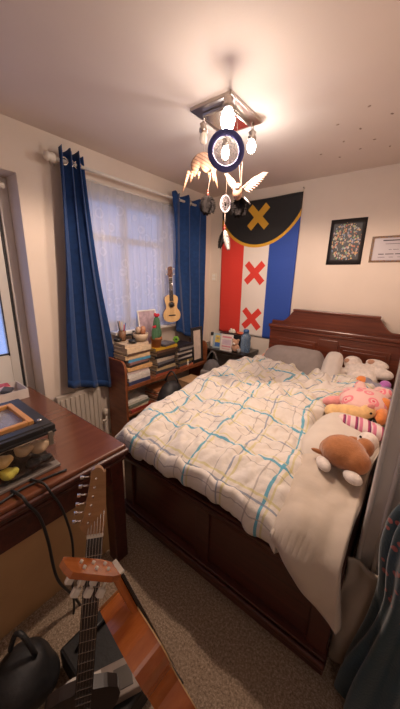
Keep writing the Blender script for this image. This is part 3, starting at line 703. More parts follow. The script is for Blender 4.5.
# ------------------------------------------------------------------ shelf unit with books
swood = wood('orange_brown_wood', (.15, .042, .016), (.30, .10, .04), .35, (1, 6, 6))
SX0, SX1, SY0, SY1 = -2.12, -1.865, 1.385, 2.50
unit = thing('shelf_unit', 'low wooden shelf unit with rounded end panels under the window', 'shelf unit', (-2.0, 1.9, 0))
def endp(y):
    p = [(SX0, FL), (SX1, FL), (SX1, .83)]+[(SX1-.06+.06*math.cos(a), .83+.07*math.sin(a)) for a in [k*PI/16 for k in range(1, 9)]]+[(SX0, .90)]
    return G().prism(p, y, y+.022, PY)
put('end_panel', endp(SY0-.022), swood, unit); put('end_panel', endp(SY1), swood, unit)
SHZ = .665
for z in (SHZ, .40, .10): put('shelf', G().box((SX0+.002, SY0, z-.02), (SX1-.004, SY1, z), bev=.003), swood, unit)
put('front_rail', G().box((SX1-.012, SY0, SHZ-.03), (SX1+.002, SY1, SHZ+.008), bev=.003), swood, unit)
pagem = M('book_pages', (.66, .52, .36), .8, .06, 80)
def bookproto(): pass
def book(x, y, z, w, l, h, rz, col, label, group, spine='x'):
    nm = 'cover_'+'_'.join('%02d' % int(c*50) for c in col)
    t = thing('book', label, 'book', TR((x, y, z), rz), group)
    put('pages', G().box((-w/2+.003, -l/2+.004, .003), (w/2-.004, l/2-.004, h-.003)), pagem, t, local=True)
    g = G().box((-w/2, -l/2, 0), (w/2, l/2, .003)).box((-w/2, -l/2, h-.003), (w/2, l/2, h)).box((w/2-.003, -l/2, .003), (w/2, l/2, h-.003))
    put('cover', g, M(nm, col, .45, .2, 25), t, local=True)
    return h
def stack(x, y, z0, spec, group, where, rot0=0):
    z = z0+.0012
    n = len(spec)
    for i, (nm, col, h, w, l) in enumerate(spec):
        pos = 'at the bottom of' if i == 0 else 'topmost of' if i == n-1 else 'resting on the %s one in' % spec[i-1][0]
        z += book(x+random.uniform(-.006, .006), y+random.uniform(-.012, .012), z, w, l, h, random.uniform(-5, 5)+rot0, col, '%s book %s %s' % (nm, pos.replace('resting on', 'on'), where), group)+.0006
    return z
left = [('navy', (.04, .05, .12), .034, .19, .25), ('off white', (.60, .55, .50), .03, .18, .24), ('white', (.70, .66, .62), .034, .18, .24), ('pale pink', (.62, .50, .48), .028, .17, .23),
        ('tan orange', (.62, .36, .16), .034, .19, .27), ('black', (.03, .025, .03), .022, .17, .23), ('mauve brown', (.26, .14, .13), .022, .17, .24), ('sky blue', (.08, .30, .50), .026, .18, .24),
        ('sandy', (.64, .46, .26), .036, .18, .27), ('dark brown', (.10, .05, .03), .02, .18, .25), ('cream', (.64, .50, .34), .045, .19, .27), ('beige', (.56, .44, .32), .03, .17, .25)]
zl = stack(-1.975, 1.545, SHZ, left, 'books in the left stack on the shelf unit', 'the left stack')
right = [('brick red', (.35, .08, .04), .028, .18, .26), ('charcoal', (.06, .06, .07), .03, .18, .26), ('straw', (.55, .42, .24), .03, .18, .25), ('ink black', (.02, .02, .025), .026, .18, .25),
         ('slate grey', (.16, .16, .17), .026, .17, .24), ('ivory', (.60, .52, .42), .032, .18, .25), ('jet black', (.015, .015, .02), .028, .18, .26), ('brown black', (.05, .03, .02), .03, .19, .27), ('cocoa', (.16, .08, .05), .026, .18, .26), ('yellow', (.75, .46, .04), .024, .20, .29)]
zr = stack(-1.965, 1.865, SHZ, right, 'books in the middle stack on the shelf unit', 'the middle stack')
far = [('rust', (.40, .12, .05), .024, .17, .22), ('dark grey', (.07, .07, .08), .028, .17, .22), ('olive brown', (.20, .15, .07), .026, .17, .22), ('black glossy', (.02, .02, .02), .024, .17, .22), ('pale grey', (.5, .47, .44), .02, .17, .22),
       ('smoky black', (.035, .03, .03), .03, .17, .22), ('bone white', (.66, .6, .52), .022, .17, .23), ('graphite', (.05, .05, .06), .022, .17, .22), ('ash grey', (.30, .29, .28), .026, .18, .24), ('coal black', (.02, .02, .02), .024, .18, .24)]
zf = stack(-1.97, 2.165, SHZ, far, 'books in the right stack on the shelf unit', 'the right stack')
low = [('crimson', (.30, .04, .03), .026, .18, .24), ('buff', (.6, .48, .33), .024, .17, .23), ('grey green', (.18, .2, .16), .026, .18, .24), ('milk white', (.6, .56, .5), .024, .17, .23)]
stack(-1.975, 1.53, .40, low, 'books on the lower shelf', 'the lower shelf pile by the end panel')
low2 = [('maroon', (.22, .04, .03), .026, .18, .26), ('light tan', (.6, .5, .36), .022, .17, .25), ('terracotta', (.4, .12, .06), .024, .18, .25), ('stone', (.5, .45, .38), .022, .17, .25), ('copper', (.42, .16, .07), .022, .17, .25)]
stack(-1.97, 1.87, .40, low2, 'books on the lower shelf', 'the lower shelf pile behind the bag')
low3 = [('dusky blue', (.10, .14, .22), .026, .18, .26), ('chalk', (.55, .5, .45), .026, .17, .24), ('umber', (.14, .08, .05), .026, .18, .25)]
stack(-1.975, 1.56, .10, low3, 'books on the bottom shelf', 'the bottom shelf pile')
# small console on the yellow book
t = thing('game_console', 'flat dark grey handheld console on top of the yellow book', 'console', TR((-1.93, 1.90, zr+.001), 12))
put('case', G().box((-.07, -.09, 0), (.07, .09, .022), bev=.008), M('console_grey', (.10, .10, .12), .35), t, local=True)
put('screen', G().box((-.045, -.055, .0215), (.045, .055, .024), bev=.001), M('console_screen', (.28, .30, .34), .15), t, local=True)
# headphones / knick knacks on left stack
t = thing('headphones', 'black headphones lying on top of the left book stack', 'headphones', TR((-1.99, 1.475, zl+.002), 20))
put('headband', G().tube([(.075*math.cos(a), .075*math.sin(a)+.02, .02+.03*math.sin(a)) for a in [k*PI/12 for k in range(13)]], .008, 8), blackp, t, local=True)
for s in (-1, 1): put('ear_cup', G().lathe([(.02, 0), (.034, .004), (.036, .022), (.022, .03)], (s*.075, 0, .002), 18), blackp, t, local=True)
t = thing('bowl', 'small cream bowl crammed with brown trinkets on the left stack', 'bowl', TR((-1.93, 1.60, zl+.001)) @ Matrix.Scale(1.35, 4))
put('dish', G().lathe([(.025, 0), (.045, .02), (.052, .055), (.048, .055), (.04, .022), (.02, .006)], (0, 0, 0), 20), M('cream_stoneware', (.55, .42, .3), .4), t, local=True)
for k, c in enumerate([(.30, .12, .06), (.5, .25, .14), (.12, .06, .04), (.45, .32, .24)]):
    put('trinket', G().ell((.022*math.cos(k*1.6), .022*math.sin(k*1.6), .065+.012*(k % 2)), (.018, .02, .024)), M('trinket_%d' % k, c, .4), t, local=True)
tag(put('storage_jar', G().lathe([(.028, 0), (.03, .01), (.03, .05), (.02, .06), (.022, .075), (0, .078)], (-2.05, 1.63, zl+.001), 16), M('dark_jar', (.05, .045, .05), .3)), 'dark lidded jar behind the bowl on the left stack', 'jar')
# leaning white picture and pinkish picture behind cactus
def leaning(name, label, cat, x, y0, y1, z0, z1, lean, mf, mp, bw=.012):
    a = math.atan2(lean, z1-z0)
    t = thing(name, label, cat, Matrix.Translation((x, y0, z0)) @ Matrix.Rotation(-a, 4, 'Y'))
    h = z1-z0; w = y1-y0
    g = G().box((-.006, 0, 0), (.006, bw, h), bev=.002).box((-.006, w-bw, 0), (.006, w, h), bev=.002).box((-.006, bw, 0), (.006, w-bw, bw), bev=.002).box((-.006, bw, h-bw), (.006, w-bw, h), bev=.002)
    put('frame', g, mf, t, local=True); put('picture', G().box((-.003, bw, bw), (.002, w-bw, h-bw)), mp, t, local=True); return t
leaning('picture_frame', 'pale framed picture leaning on the net behind the cactus', 'picture frame', -2.045, 1.70, 1.93, zr+.002, 1.29, .05, whitem, M('mauve_print', (.45, .34, .40), .3, .3, 20))
t = thing('pen_pot', 'brown pen pot bristling with pens behind the headphones', 'pen pot', TR((-2.06, 1.50, zl+.001)))
put('cup', G().lathe([(.028, 0), (.034, .09), (.030, .09), (.026, .006)], (0, 0, 0), 18), M('brown_cup', (.22, .11, .06), .5), t, local=True)
for k, c in enumerate([(.5, .08, .05), (.05, .12, .35), (.6, .5, .3), (.05, .05, .05), (.35, .2, .1)]):
    a = k*1.26; put('pen', G().cyl((.012*math.cos(a), .012*math.sin(a), .01), (.034*math.cos(a), .034*math.sin(a), .15+.008*k), .0045, 8), M('pen_%d' % k, c, .4), t, local=True)
leaning('picture_frame', 'large black framed cream picture leaning by the right end panel', 'picture frame', -1.90, 2.295, 2.49, SHZ+.004, 1.07, .03, blackp, M('cream_mount', (.60, .50, .42), .4), .035)
# cactus
t = thing('potted_cactus', 'tall felt cactus with red flower in a small terracotta pot', 'cactus', (-1.90, 1.79, zr+.028))
cz = zr+.0255
t.matrix_world = Matrix.Translation((-1.915, 1.775, zr+.0015)) @ Matrix.Scale(1.3, 4); WM[t.name] = t.matrix_world.copy()
put('pot', G().lathe([(.030, 0), (.038, .055), (.043, .055), (.043, .075), (.036, .075), (.034, .06)], (0, 0, 0), 20), M('terracotta', (.42, .16, .06), .7), t, local=True)
put('soil', G().lathe([(.035, 0), (.035, .006)], (0, 0, .06), 16), M('dark_soil', (.03, .02, .014), .95), t, local=True)
gcac = M('cactus_green', (.10, .24, .13), .8, .15, 60, bump=.5)
def cact(r, h, z0, x=0, y=0):
    g = G(); n = 24; prof = []
    rings = []
    for j in range(13):
        a = j/12; rr = r*math.sin(PI*min(.98, .12+.86*a))**.35 if a < 1 else .002
        rings.append((rr, z0+h*a))
    g.lathe(rings, (x, y, 0), 18)
    for k in range(9):
        a = k*2*PI/9; g.tube([(x+rr*1.01*math.cos(a), y+rr*1.01*math.sin(a), z) for rr, z in rings], .0035, 5)
    return g
put('stem', cact(.024, .16, .062, 0, .005), gcac, t, local=True)
put('stem', cact(.017, .085, .062, .01, -.028), gcac, t, local=True)
put('stem', cact(.017, .07, .062, -.01, .036), gcac, t, local=True)
put('flower', G().ell((0, .005, .23), (.019, .019, .012)).ell((.01, .012, .235), .010).ell((-.008, -.002, .238), .009), M('red_felt', (.62, .03, .05), .8), t, local=True, label='red flower')
put('flower', G().ell((.012, -.03, .152), (.014, .014, .009)).ell((.015, -.024, .157), .008), M('red_felt', (.62, .03, .05), .8), t, local=True, label='red flower')
# small toys near the far stack
t = thing('figurine', 'green flower shaped trinket at the foot of the ukulele', 'figurine', (-2.0, 2.13, OZ0+.02))
t.matrix_world = TR((-1.985, 2.12, zf+.001), 60); WM[t.name] = t.matrix_world.copy()
g = G()
for k in range(6): g.ell((.022*math.cos(k*PI/3), 0, .045+.022*math.sin(k*PI/3)), (.014, .008, .014))
put('petals', g.cyl((0, 0, 0), (0, 0, .03), .006), M('lime_green', (.25, .55, .06), .5), t, local=True); put('centre', G().ell((0, -.008, .045), (.010, .006, .010)), M('dark_green', (.03, .15, .05), .5), t, local=True)
t = thing('figurine', 'little white and yellow figurine standing at the front of the shelf', 'figurine', TR((-1.885, 2.20, SHZ+.009), 0))
put('torso', G().ell((0, 0, .02), (.011, .013, .022)).ell((0, 0, .047), .014), M('white_figure', (.75, .7, .6), .5), t, local=True); put('hat', G().ell((0, 0, .06), (.012, .012, .009)), M('yellow_figure', (.7, .5, .08), .5), t, local=True)

# ------------------------------------------------------------------ guitars
def outline(L, w1, w2, w3, n=20):
    # half widths: upper bout w1, waist w2, lower bout w3 -> closed polygon, x from 0 to L
    pts = []
    ks = [(0, .16*w1), (.03, .62*w1), (.09, .92*w1), (.17, w1), (.28, .93*w1), (.38, w2*1.02), (.43, w2), (.50, w2*1.05), (.62, .92*w3), (.74, w3), (.86, .93*w3), (.94, .72*w3), (.985, .38*w3), (1, .0)]
    def interp(t):
        for (a, wa), (b, wb) in zip(ks, ks[1:]):
            if a <= t <= b:
                s = (t-a)/(b-a); return wa+(wb-wa)*s
        return 0
    up = []
    for i in range(n*3+1):
        t = i/(n*3); t = (1-math.cos(PI*t))/2; up.append((t*L, interp(t)))
    return [(x, y) for x, y in up]+[(x, -y) for x, y in reversed(up[:-1])]
def guitar(name, label, cat, m4, body, depth, w, neck, nw, head, frets, pegs, mats, detail_peg, hole=True, strings=6, bodyon=True):
    top, side, neckm, fretm, hm, pegm = mats
    t = thing(name, label, cat, m4)
    if bodyon:
        ol = outline(body, *w); ol = [(x+neck, y) for x, y in ol]
        put('body', G().prism(ol, -depth, -.003, smooth=False), side, t, local=True)
        put('soundboard', G().prism([( (x-neck)*1.01-.003+neck, y*1.02) for x, y in ol], -.003, .0), top, t, local=True)
        if hole:
            put('soundhole', G().lathe([(body*.10, 0), (body*.10, .0012)], (neck+body*.36, 0, 0), 24), blackp, t, local=True)
            put('rosette', G().tube([(neck+body*.36+body*.118*math.cos(a), body*.118*math.sin(a), .0005) for a in [k*2*PI/24 for k in range(24)]], .0022, 5, True), hm, t, local=True)
        put('bridge', G().box((neck+body*.72, -w[2]*.4, 0), (neck+body*.76, w[2]*.4, .009), bev=.002), fretm, t, local=True)
    put('neck', G().box((0, -nw*.49, -.021), (neck+.02, nw*.49, .0004), bev=.009), neckm, t, local=True)
    fend = neck+(body*.22 if bodyon else 0)
    fb = put('fretboard', G().prism([(0, -nw/2), (fend, -nw*.6), (fend, nw*.6), (0, nw/2)], .0005, .007), fretm, t, local=True)
    g = G()
    for k in range(1, frets+1):
        x = neck*1.9*(1-2**(-k/12.)) if bodyon else neck*1.18*(1-2**(-k/12.))
        if x < fend-.004 and (detail_peg != 'uke' or k < 9): g.box((x-.0009, -nw*.53, .006), (x+.0009, nw*.53, .0082))
    put('fret_wire', g, chrome, fb, local=True)
    put('nut', G().box((-.005, -nw/2, -.002), (.0, nw/2, .011)), M('bone_nut', (.75, .70, .60), .4), t, local=True)
    hp = [(0, nw/2), (-.03, nw*.72), (-head*.95, nw*.62), (-head, nw*.35), (-head*.98, -nw*.2), (-head*.92, -nw*.6), (-.03, -nw*.72), (0, -nw/2)]
    if detail_peg == 'strat': hp = [(0, nw/2), (-.03, nw*.95), (-.06, nw*.78), (-head*.8, nw*.50), (-head*.93, nw*.52)]+[(-head+.025-.025*math.cos(a), nw*.12+nw*.42*math.sin(a)) for a in [PI/2-k*PI/8 for k in range(1, 8)]]+[(-head*.93, -nw*.38), (-.05, -nw*.62), (0, -nw/2)]
    if detail_peg == 'strat': hp = [(x, -y) for x, y in hp]
    HT = Matrix.Rotation(math.radians(-36 if detail_peg == 'classic' else 0), 4, 'Y')
    gh = G().prism(hp, -.012, .002); bmesh.ops.transform(gh.bm, matrix=HT, verts=gh.bm.verts[:])
    hd = put('headstock', gh, hm, t, local=True)
    for k in range(pegs):
        if detail_peg == 'classic':
            x = -.035-(k//2)*.034; y = (1 if k % 2 else -1)*nw*.45
            gp = G().cyl((x, y, -.01), (x, y, -.035), .003).box((x-.009, y-.006, -.052), (x+.009, y+.006, -.032), bev=.003).cyl((x, y*.5, -.001), (x, y*.5, .008), .004)
            bmesh.ops.transform(gp.bm, matrix=HT, verts=gp.bm.verts[:]); put('tuning_peg', gp, pegm, hd, local=True); continue
        if detail_peg == 'strat': x = -.045-k*(head-.075)/(pegs-1); y = -(nw*.85-k*nw*.06); s = -1
        if detail_peg == 'strat':
            put('tuning_peg', G().cyl((x, y+.004, -.006), (x, y-.016, -.006), .0022).box((x-.004, y-.024, -.010), (x+.004, y-.014, -.001), bev=.002).cyl((x, y+.016, -.005), (x, y+.016, .008), .003), pegm, hd, local=True); continue
        else: s = 1 if k % 2 else -1; x = -.035-(k//2)*(head-.06)/max(1, pegs/2-1); y = s*nw*.68
        xs = put('tuning_peg', G().cyl((x, y-.004*s, -.006), (x, y+.022*s, -.006), .003).box((x-.006, y+.018*s-.005, -.014), (x+.006, y+.018*s+.006, .002), bev=.002).cyl((x, y-.014*s, -.005), (x, y-.014*s, .012), .004), pegm, hd, local=True)
    g = G(); e = neck+(body*.73 if bodyon else 0)
    for k in range(strings):
        y = (k/(strings-1)-.5)*nw*.8; g.cyl((0 if detail_peg == 'classic' else -.03-.01*k, y*1.1, .008), (e, y*1.25, .011), .0007, 4)
    put('strings', g, chrome, t, local=True)
    return t
maple = wood('maple_headstock', (.32, .16, .07), (.50, .28, .13), .35, (12, 2, 2)); spruce = wood('spruce_top', (.62, .38, .16), (.76, .52, .25), .3, (2, 14, 2))
amber = wood('amber_gloss_wood', (.36, .085, .018), (.56, .17, .035), .2, (3, 14, 3), coat=.8); ebony = M('ebony', (.03, .022, .02), .35)
darkside = wood('dark_guitar_side', (.12, .05, .02), (.2, .09, .04), .3)
# small ukulele on the sill
guitar('ukulele', 'small pale ukulele standing upright on the sill by the right curtain', 'ukulele', frame((-2.03, 2.078, 1.60), (-.05, .03, -1), (1, -.45, 0)),
       .255, .055, (.068, .05, .088), .16, .036, .11, 12, 4, (spruce, darkside, darkside, ebony, wood('walnut_head', (.10, .035, .02), (.18, .07, .04))), 'uke', strings=4) if False else None
UM = (spruce, darkside, darkside, ebony, wood('walnut_head', (.10, .035, .02), (.18, .07, .04)), chrome)
guitar('ukulele', 'small pale ukulele standing upright on the sill by the right curtain', 'ukulele', frame((-2.03, 2.085, 1.590), (.0, .06, -1), (1, -.55, 0)),
         .285, .045, (.070, .056, .092), .165, .034, .11, 12, 4, UM, 'uke', strings=4)
# electric guitar with maple headstock in front of the desk
EM = (ebony, ebony, maple, ebony, maple, chrome)
def camp(px, py, d):
    t, a, r = math.radians(15.4), math.radians(38.0), math.radians(1.5)
    F = Vector((-math.sin(a)*math.cos(t), math.cos(a)*math.cos(t), -math.sin(t))); Rt = Vector((math.cos(a), math.sin(a), 0)); U = Rt.cross(F)
    R2 = math.cos(r)*Rt+math.sin(r)*U; U2 = -math.sin(r)*Rt+math.cos(r)*U
    return Vector((0, 0, 1.6))+d*(F+R2*((px-200)/279)+U2*((354.5-py)/279))
n0 = camp(95, 535, .78); n1 = camp(83, 704, .86)
vdir = (Vector((0, 0, 1.6))-n0).normalized()
guitar('electric_guitar', 'guitar with natural maple headstock and long dark fretboard before the desk', 'guitar', frame(n0, n1-n0, vdir+Vector((.05, 0, 0))),
       .30, .040, (.11, .085, .13), .54, .043, .205, 20, 6, EM, 'strat', hole=False)
# orange classical guitar seen edge-on
h0 = camp(117, 569, .73); h1 = camp(200, 724, .94)
e1 = (h1-h0).normalized(); vv = (h0+(h1-h0)*.6-Vector((0, 0, 1.6))).normalized(); e3 = vv.cross(e1)
if e3.dot(camp(140, 560, .8)-h0) < 0: e3 = -e3
e3 = (e3 + vv*.07).normalized()
CM = (spruce, amber, amber, ebony, amber, M('ivory_peg', (.75, .68, .58), .3))
cg = guitar('classical_guitar', 'glossy orange classical guitar seen edge on leaning in front of the desk', 'guitar', frame(h0, e1, e3),
            .40, .078, (.12, .095, .150), .13, .05, .15, 9, 6, CM, 'classic')

# clutter on the floor in front of the desk
t = thing('guitar_amplifier', 'black boxy amplifier on the floor under the orange guitar', 'amplifier', (-.6, .3, 0))
put('cabinet', G().box((-.86, .26, FL+.002), (-.52, .47, .20), bev=.012), M('black_tolex', (.010, .010, .011), .6, .3, 60, bump=.4), t)
put('corner_cap', G().ell((-.54, .455, .19), .018), chrome, t); put('handle', G().tube([(-.80, .30, .20), (-.80, .32, .222), (-.80, .42, .222), (-.80, .44, .20)], .008, 6), blackp, t)
t = thing('effects_box', 'grey electronic box with small display lying on the black amplifier', 'effects unit', TR((-.605, .335, .202), -28))
put('case', G().box((-.05, -.085, 0), (.05, .085, .035), bev=.004), M('taupe_metal', (.22, .17, .14), .4), t, local=True)
put('display', G().box((-.025, .0, .034), (.035, .06, .0375)), M('lcd_glass', (.09, .08, .07), .2), t, local=True)
put('label_strip', G().box((-.045, -.07, .034), (-.03, -.04, .037)), M('white_sticker', (.6, .55, .5), .5), t, local=True)
bagm = M('black_nylon', (.02, .02, .022), .55, .3, 30, bump=.4, bscale=40)
def softbag(name, label, loc, r, rz=0, mat=None, cat='bag', strap=True):
    t = thing(name, label, cat, TR(loc, rz)); a, b, c = r
    plushbody(G().ell((0, 0, c*.9), (a, b, c*.9)).ell((a*.4, b*.2, c*.6), (a*.75, b*.75, c*.6)).ell((-a*.45, -b*.1, c*.5), (a*.6, b*.8, c*.5)).ell((a*.1, b*.15, c*1.38), (a*.72, b*.62, c*.42)), mat or bagm, t, vox=.012)
    if strap: put('strap', G().tube([(-a*.5+a*k/8, b*.2, c*1.75+.10*math.sin(PI*k/8)) for k in range(9)], .009, 6), mat or bagm, t, local=True)
    return t
softbag('holdall', 'crumpled black nylon bag on the floor beneath the desk', (-.88, .14, FL), (.10, .11, .11), 30)
softbag('holdall', 'small slumped black bag against the tan panel nearer the camera', (-1.02, -.08, FL), (.08, .11, .13), -20)
softbag('backpack', 'black soft bag on the carpet in front of the lower shelf', (-1.71, 1.75, FL), (.13, .17, .315), 20)
bk = softbag('backpack', 'grey and black backpack standing on the floor before the nightstand', (-1.70, 2.38, FL), (.13, .11, .36), 10, M('grey_backpack_cloth', (.13, .12, .12), .8, .2, 20))
put('pocket', G().box((-.07, -.135, .28), (.08, -.09, .55), bev=.03), M('light_grey_cloth', (.26, .24, .23), .8), bk, local=True, label='lighter grey front pocket')
tag(put('cardboard_box', ringbox(G().box((-1.85, 2.00, FL+.001), (-1.62, 2.22, FL+.006)), -1.85, -1.62, 2.00, 2.22, FL+.006, .58, .006, .001).box((-1.85, 2.00, .574), (-1.62, 2.22, .58)), M('brown_cardboard', (.46, .28, .14), .8)), 'closed brown cardboard box between shelf unit and duvet', 'cardboard box')
tag(put('tin_box', G().box((-1.80, 2.04, .508), (-1.66, 2.18, .545), bev=.008), M('grey_tin', (.25, .25, .26), .4, metal=.3)), 'small grey tin lying on the cardboard box', 'tin') if False else None
t = thing('plate', 'round white plate on the floor clutter at the bottom edge', 'plate', TR((-.60, .235, .34), 0))
t.matrix_world = TR((-.66, .22, .21), 0) @ Matrix.Scale(.8, 4); WM[t.name] = t.matrix_world.copy()
put('dish', G().lathe([(.04, 0), (.05, .004), (.09, .018), (.09, .021), (.05, .008), (0, .007)], (0, 0, 0), 30), M('white_china', (.66, .62, .58), .2), t, local=True)
# cables down the desk front and under it
def cable(label, pts, r=.004):
    P = []
    pts = [Vector(p) for p in pts]
    for i in range(len(pts)-1):
        p0, p1, p2, p3 = pts[max(0, i-1)], pts[i], pts[i+1], pts[min(len(pts)-1, i+2)]
        for k in range(6):
            s = k/6; P.append(.5*((2*p1)+(p2-p0)*s+(2*p0-5*p1+4*p2-p3)*s*s+(3*p1-p0-3*p2+p3)*s**3))
    P.append(pts[-1]); tag(put('cable', G().tube(P, r, 6), blackp), label, 'cable', 'black cables around the desk edge')
cable('thin black cable hanging over the desk edge, nearer the guitar headstock', [(-1.10, .33, .806), (-1.03, .35, .812), (-1.003, .36, .78), (-1.0, .395, .67), (-1.005, .42, .47), (-1.01, .40, .24), (-1.0, .39, .12), (-.98, .36, .06)], .005)
cable('thick black cable hanging over the desk edge beside the terrarium', [(-1.09, .26, .806), (-1.02, .27, .812), (-1.002, .28, .78), (-1.0, .31, .70), (-1.0, .326, .575), (-1.005, .341, .35), (-1.01, .398, .18), (-1.0, .43, .06)], .006)
cable('black cable lying along the desk front edge beside the terrarium', [(-1.05, .45, DZT+.006), (-1.07, .30, DZT+.006), (-1.05, .18, DZT+.006), (-1.06, .02, DZT+.006), (-1.05, -.1, DZT+.006)], .005)

# ------------------------------------------------------------------ nightstand
nsm = wood('black_brown_wood', (.012, .009, .008), (.03, .02, .016), .3, (3, 12, 3))
NX0, NX1, NY0, NY1, NZ = -2.08, -1.40, 2.55, 2.90, .81
t = thing('nightstand', 'black wooden side table in the corner below the flag', 'side table', ((NX0+NX1)/2, 2.72, 0))
put('tabletop', G().box((NX0-.0, NY0, NZ-.03), (NX1, NY1, NZ), bev=.004), nsm, t)
for x in (NX0+.01, NX1-.04): put('side_panel', G().box((x, NY0+.02, FL), (x+.03, NY1-.01, NZ-.03), bev=.003), nsm, t)
put('shelf', G().box((NX0+.04, NY0+.02, .38), (NX1-.04, NY1-.01, .40)), nsm, t)
def NS(x, y): return (x, y, NZ+.001)
t = thing('pump_bottle', 'tall white bottle with black top at left end of nightstand', 'bottle', NS(-1.90, 2.66))
put('bottle_body', G().lathe([(.024, 0), (.026, .01), (.026, .10), (.012, .125), (.012, .135)], (0, 0, 0), 18), M('white_bottle', (.72, .68, .62), .3), t, local=True)
put('cap', G().lathe([(.018, .135), (.018, .165), (.012, .172)], (0, 0, 0), 14), blackp, t, local=True, label='black cap')
t = thing('water_bottle', 'translucent blue water bottle at right end of nightstand', 'water bottle', NS(-1.47, 2.70)); t.scale = (1.12, 1.12, 1.08)
bp = M('blue_clear_plastic', (.30, .45, .66), .12, .1, trans=.7)
put('bottle_body', G().lathe([(.045, 0), (.05, .01), (.05, .10), (.046, .115), (.05, .13), (.05, .16), (.03, .19), (.024, .20)], (0, 0, 0), 24), bp, t, local=True)
put('cap', G().lathe([(.026, .20), (.028, .225), (.02, .235)], (0, 0, 0), 18), M('blue_cap', (.05, .12, .3), .4), t, local=True)
def standcard(name, label, x, y, w, h, rz, bands, cat='card'):
    t = thing(name, label, cat, TR(NS(x, y), rz, -10))
    put('board', G().box((-w/2, 0, 0), (w/2, .003, h)), bands[0][0], t, local=True)
    for m, x0, x1, z0, z1, nm in bands[1:]: put(nm, G().box((x0*w, -.0012, z0*h), (x1*w, .0004, z1*h)), m, t, local=True)
    return t
wc = M('white_card', (.66, .60, .56), .6); pinkink = M('pink_ink', (.60, .22, .28), .6)
standcard('greetings_card', 'white card with pink lettering standing at the front of nightstand', -1.655, 2.585, .150, .185, 8,
          [(wc,), (pinkink, -.38, .38, .78, .88, 'heading'), (pinkink, -.36, .36, .22, .30, 'lettering'), (M('mauve_ink', (.55, .42, .5), .6), -.36, .36, .36, .68, 'printed_panel'), (pinkink, -.3, .3, .10, .13, 'lettering')])
ym = M('yellow_ink', (.72, .52, .08), .6); bm_ = M('blue_ink', (.05, .14, .40), .6)
standcard('greetings_card', 'yellow and blue picture card left of the white card', -1.80, 2.62, .115, .175, 14,
          [(M('pale_blue_card', (.35, .45, .50), .6),), (ym, -.25, .25, .38, .85, 'printed_panel'), (bm_, -.27, .27, .10, .38, 'printed_panel'), (wc, -.16, .16, .58, .74, 'printed_panel')])
t = thing('storage_box', 'black box behind the cards on nightstand', 'box', NS(-1.66, 2.78))
put('box_body', G().box((-.17, -.06, 0), (.13, .06, .155), bev=.004), blackp, t, local=True)
put('lid', G().box((-.175, -.065, .155), (.135, .065, .17), bev=.004), blackp, t, local=True)
t = thing('ceramic_ornament', 'small white and brown ornament sitting on the black box', 'ornament', (-1.70, 2.78, NZ+.173))
put('figure', G().box((-.04, -.02, 0), (.04, .02, .03), bev=.008).ell((-.015, 0, .035), .018).ell((.02, 0, .033), .016), M('white_figure', (.75, .7, .6), .5), t, local=True, remesh=.004)
put('eye', G().ell((-.02, -.018, .04), .004), blk, t, local=True)
tag(put('red_pot', G().ell((-1.585, 2.77, NZ+.187), (.05, .03, .018)), M('orange_red_lid', (.62, .12, .05), .5)), 'flat orange red tin on the right of the black box', 'tin')
t = thing('plush_toy', 'small tan and cream soft toy right of the white card', 'plush toy', TR(NS(-1.55, 2.62), 0) @ Matrix.Scale(1.3, 4))
plushbody(G().ell((0, 0, .035), (.04, .03, .035)).ell((.0, -.005, .082), (.03, .027, .027)).ell((-.025, 0, .105), .012).ell((.025, 0, .105), .012), tanfur, t, vox=.005)
put('muzzle', G().ell((0, -.028, .076), (.014, .012, .011)), wfur, t, local=True, label='cream muzzle')
tag(put('green_jar', G().lathe([(.028, 0), (.03, .008), (.03, .03), (.02, .036)], NS(-1.945, 2.585), 16), M('green_glass', (.06, .22, .10), .2)), 'low green jar at the near left corner of nightstand', 'jar')
tag(put('glass_tumbler', G().lathe([(.018, 0), (.022, .05), (.020, .05), (.016, .004)], NS(-1.49, 2.60), 16), M('clear_tumbler', (.7, .68, .66), .1, trans=.6)), 'small clear tumbler in front of the water bottle', 'glass')

# ------------------------------------------------------------------ things hanging from the ceiling light
cord = M('pale_cord', (.36, .28, .23), .7)
def facing(c, rz=0):
    c = Vector(c); v = (Vector((0, 0, 1.6))-c); v.z *= .2
    v.rotate(Euler((0, 0, rz))); v.normalize()
    return frame(c, Vector((0, 0, 1)).cross(v), v)     # local x right, y up-ish, z to viewer
def dreamcatcher(label, c, R, rr, ringm, webm, top, group=None, squash=1):
    m = facing(c, .12); t = thing('dreamcatcher', label, 'dreamcatcher', m, group)
    put('hoop', G().tube([(R*squash*math.cos(a), R*math.sin(a), 0) for a in [k*2*PI/40 for k in range(40)]], rr, 10, True), ringm, t, local=True)
    g = G()
    for ring, n in ((R*.92, 10), (R*.68, 10), (R*.42, 10)):
        for k in range(n):
            a, b = 2*PI*k/n, 2*PI*(k+.5)/n; c2 = 2*PI*(k+1)/n
            g.tube([(ring*squash*math.cos(a), ring*math.sin(a), 0), (ring*.72*squash*math.cos(b), ring*.72*math.sin(b), .001), (ring*squash*math.cos(c2), ring*math.sin(c2), 0)], 0.0014 if R > .05 else .0012, 4)
    put('web', g, webm, t, local=True)
    g = G()
    p = m @ Vector((0, R, 0)); g.cyl(p, (top[0], top[1], top[2]), .0012, 5)
    put('hanging_cord', g, cord, t)
    return t
navy = M('navy_suede', (.08, .09, .30), .8, .2, 60)
dreamcatcher('navy blue dreamcatcher hoop with white web hanging below the bright bulb', (-.787, 1.152, 2.129), .067, .013, navy, M('beige_thread', (.45, .40, .36), .6), (-.955, 1.42, 2.488))
dreamcatcher('tiny white beaded dreamcatcher left of the winged ornament', (-.945, 1.40, 1.99), .040, .005, M('white_bead_yarn', (.42, .38, .40), .7), M('grey_thread', (.30, .26, .28), .5), (-.97, 1.46, 2.466), squash=.65)
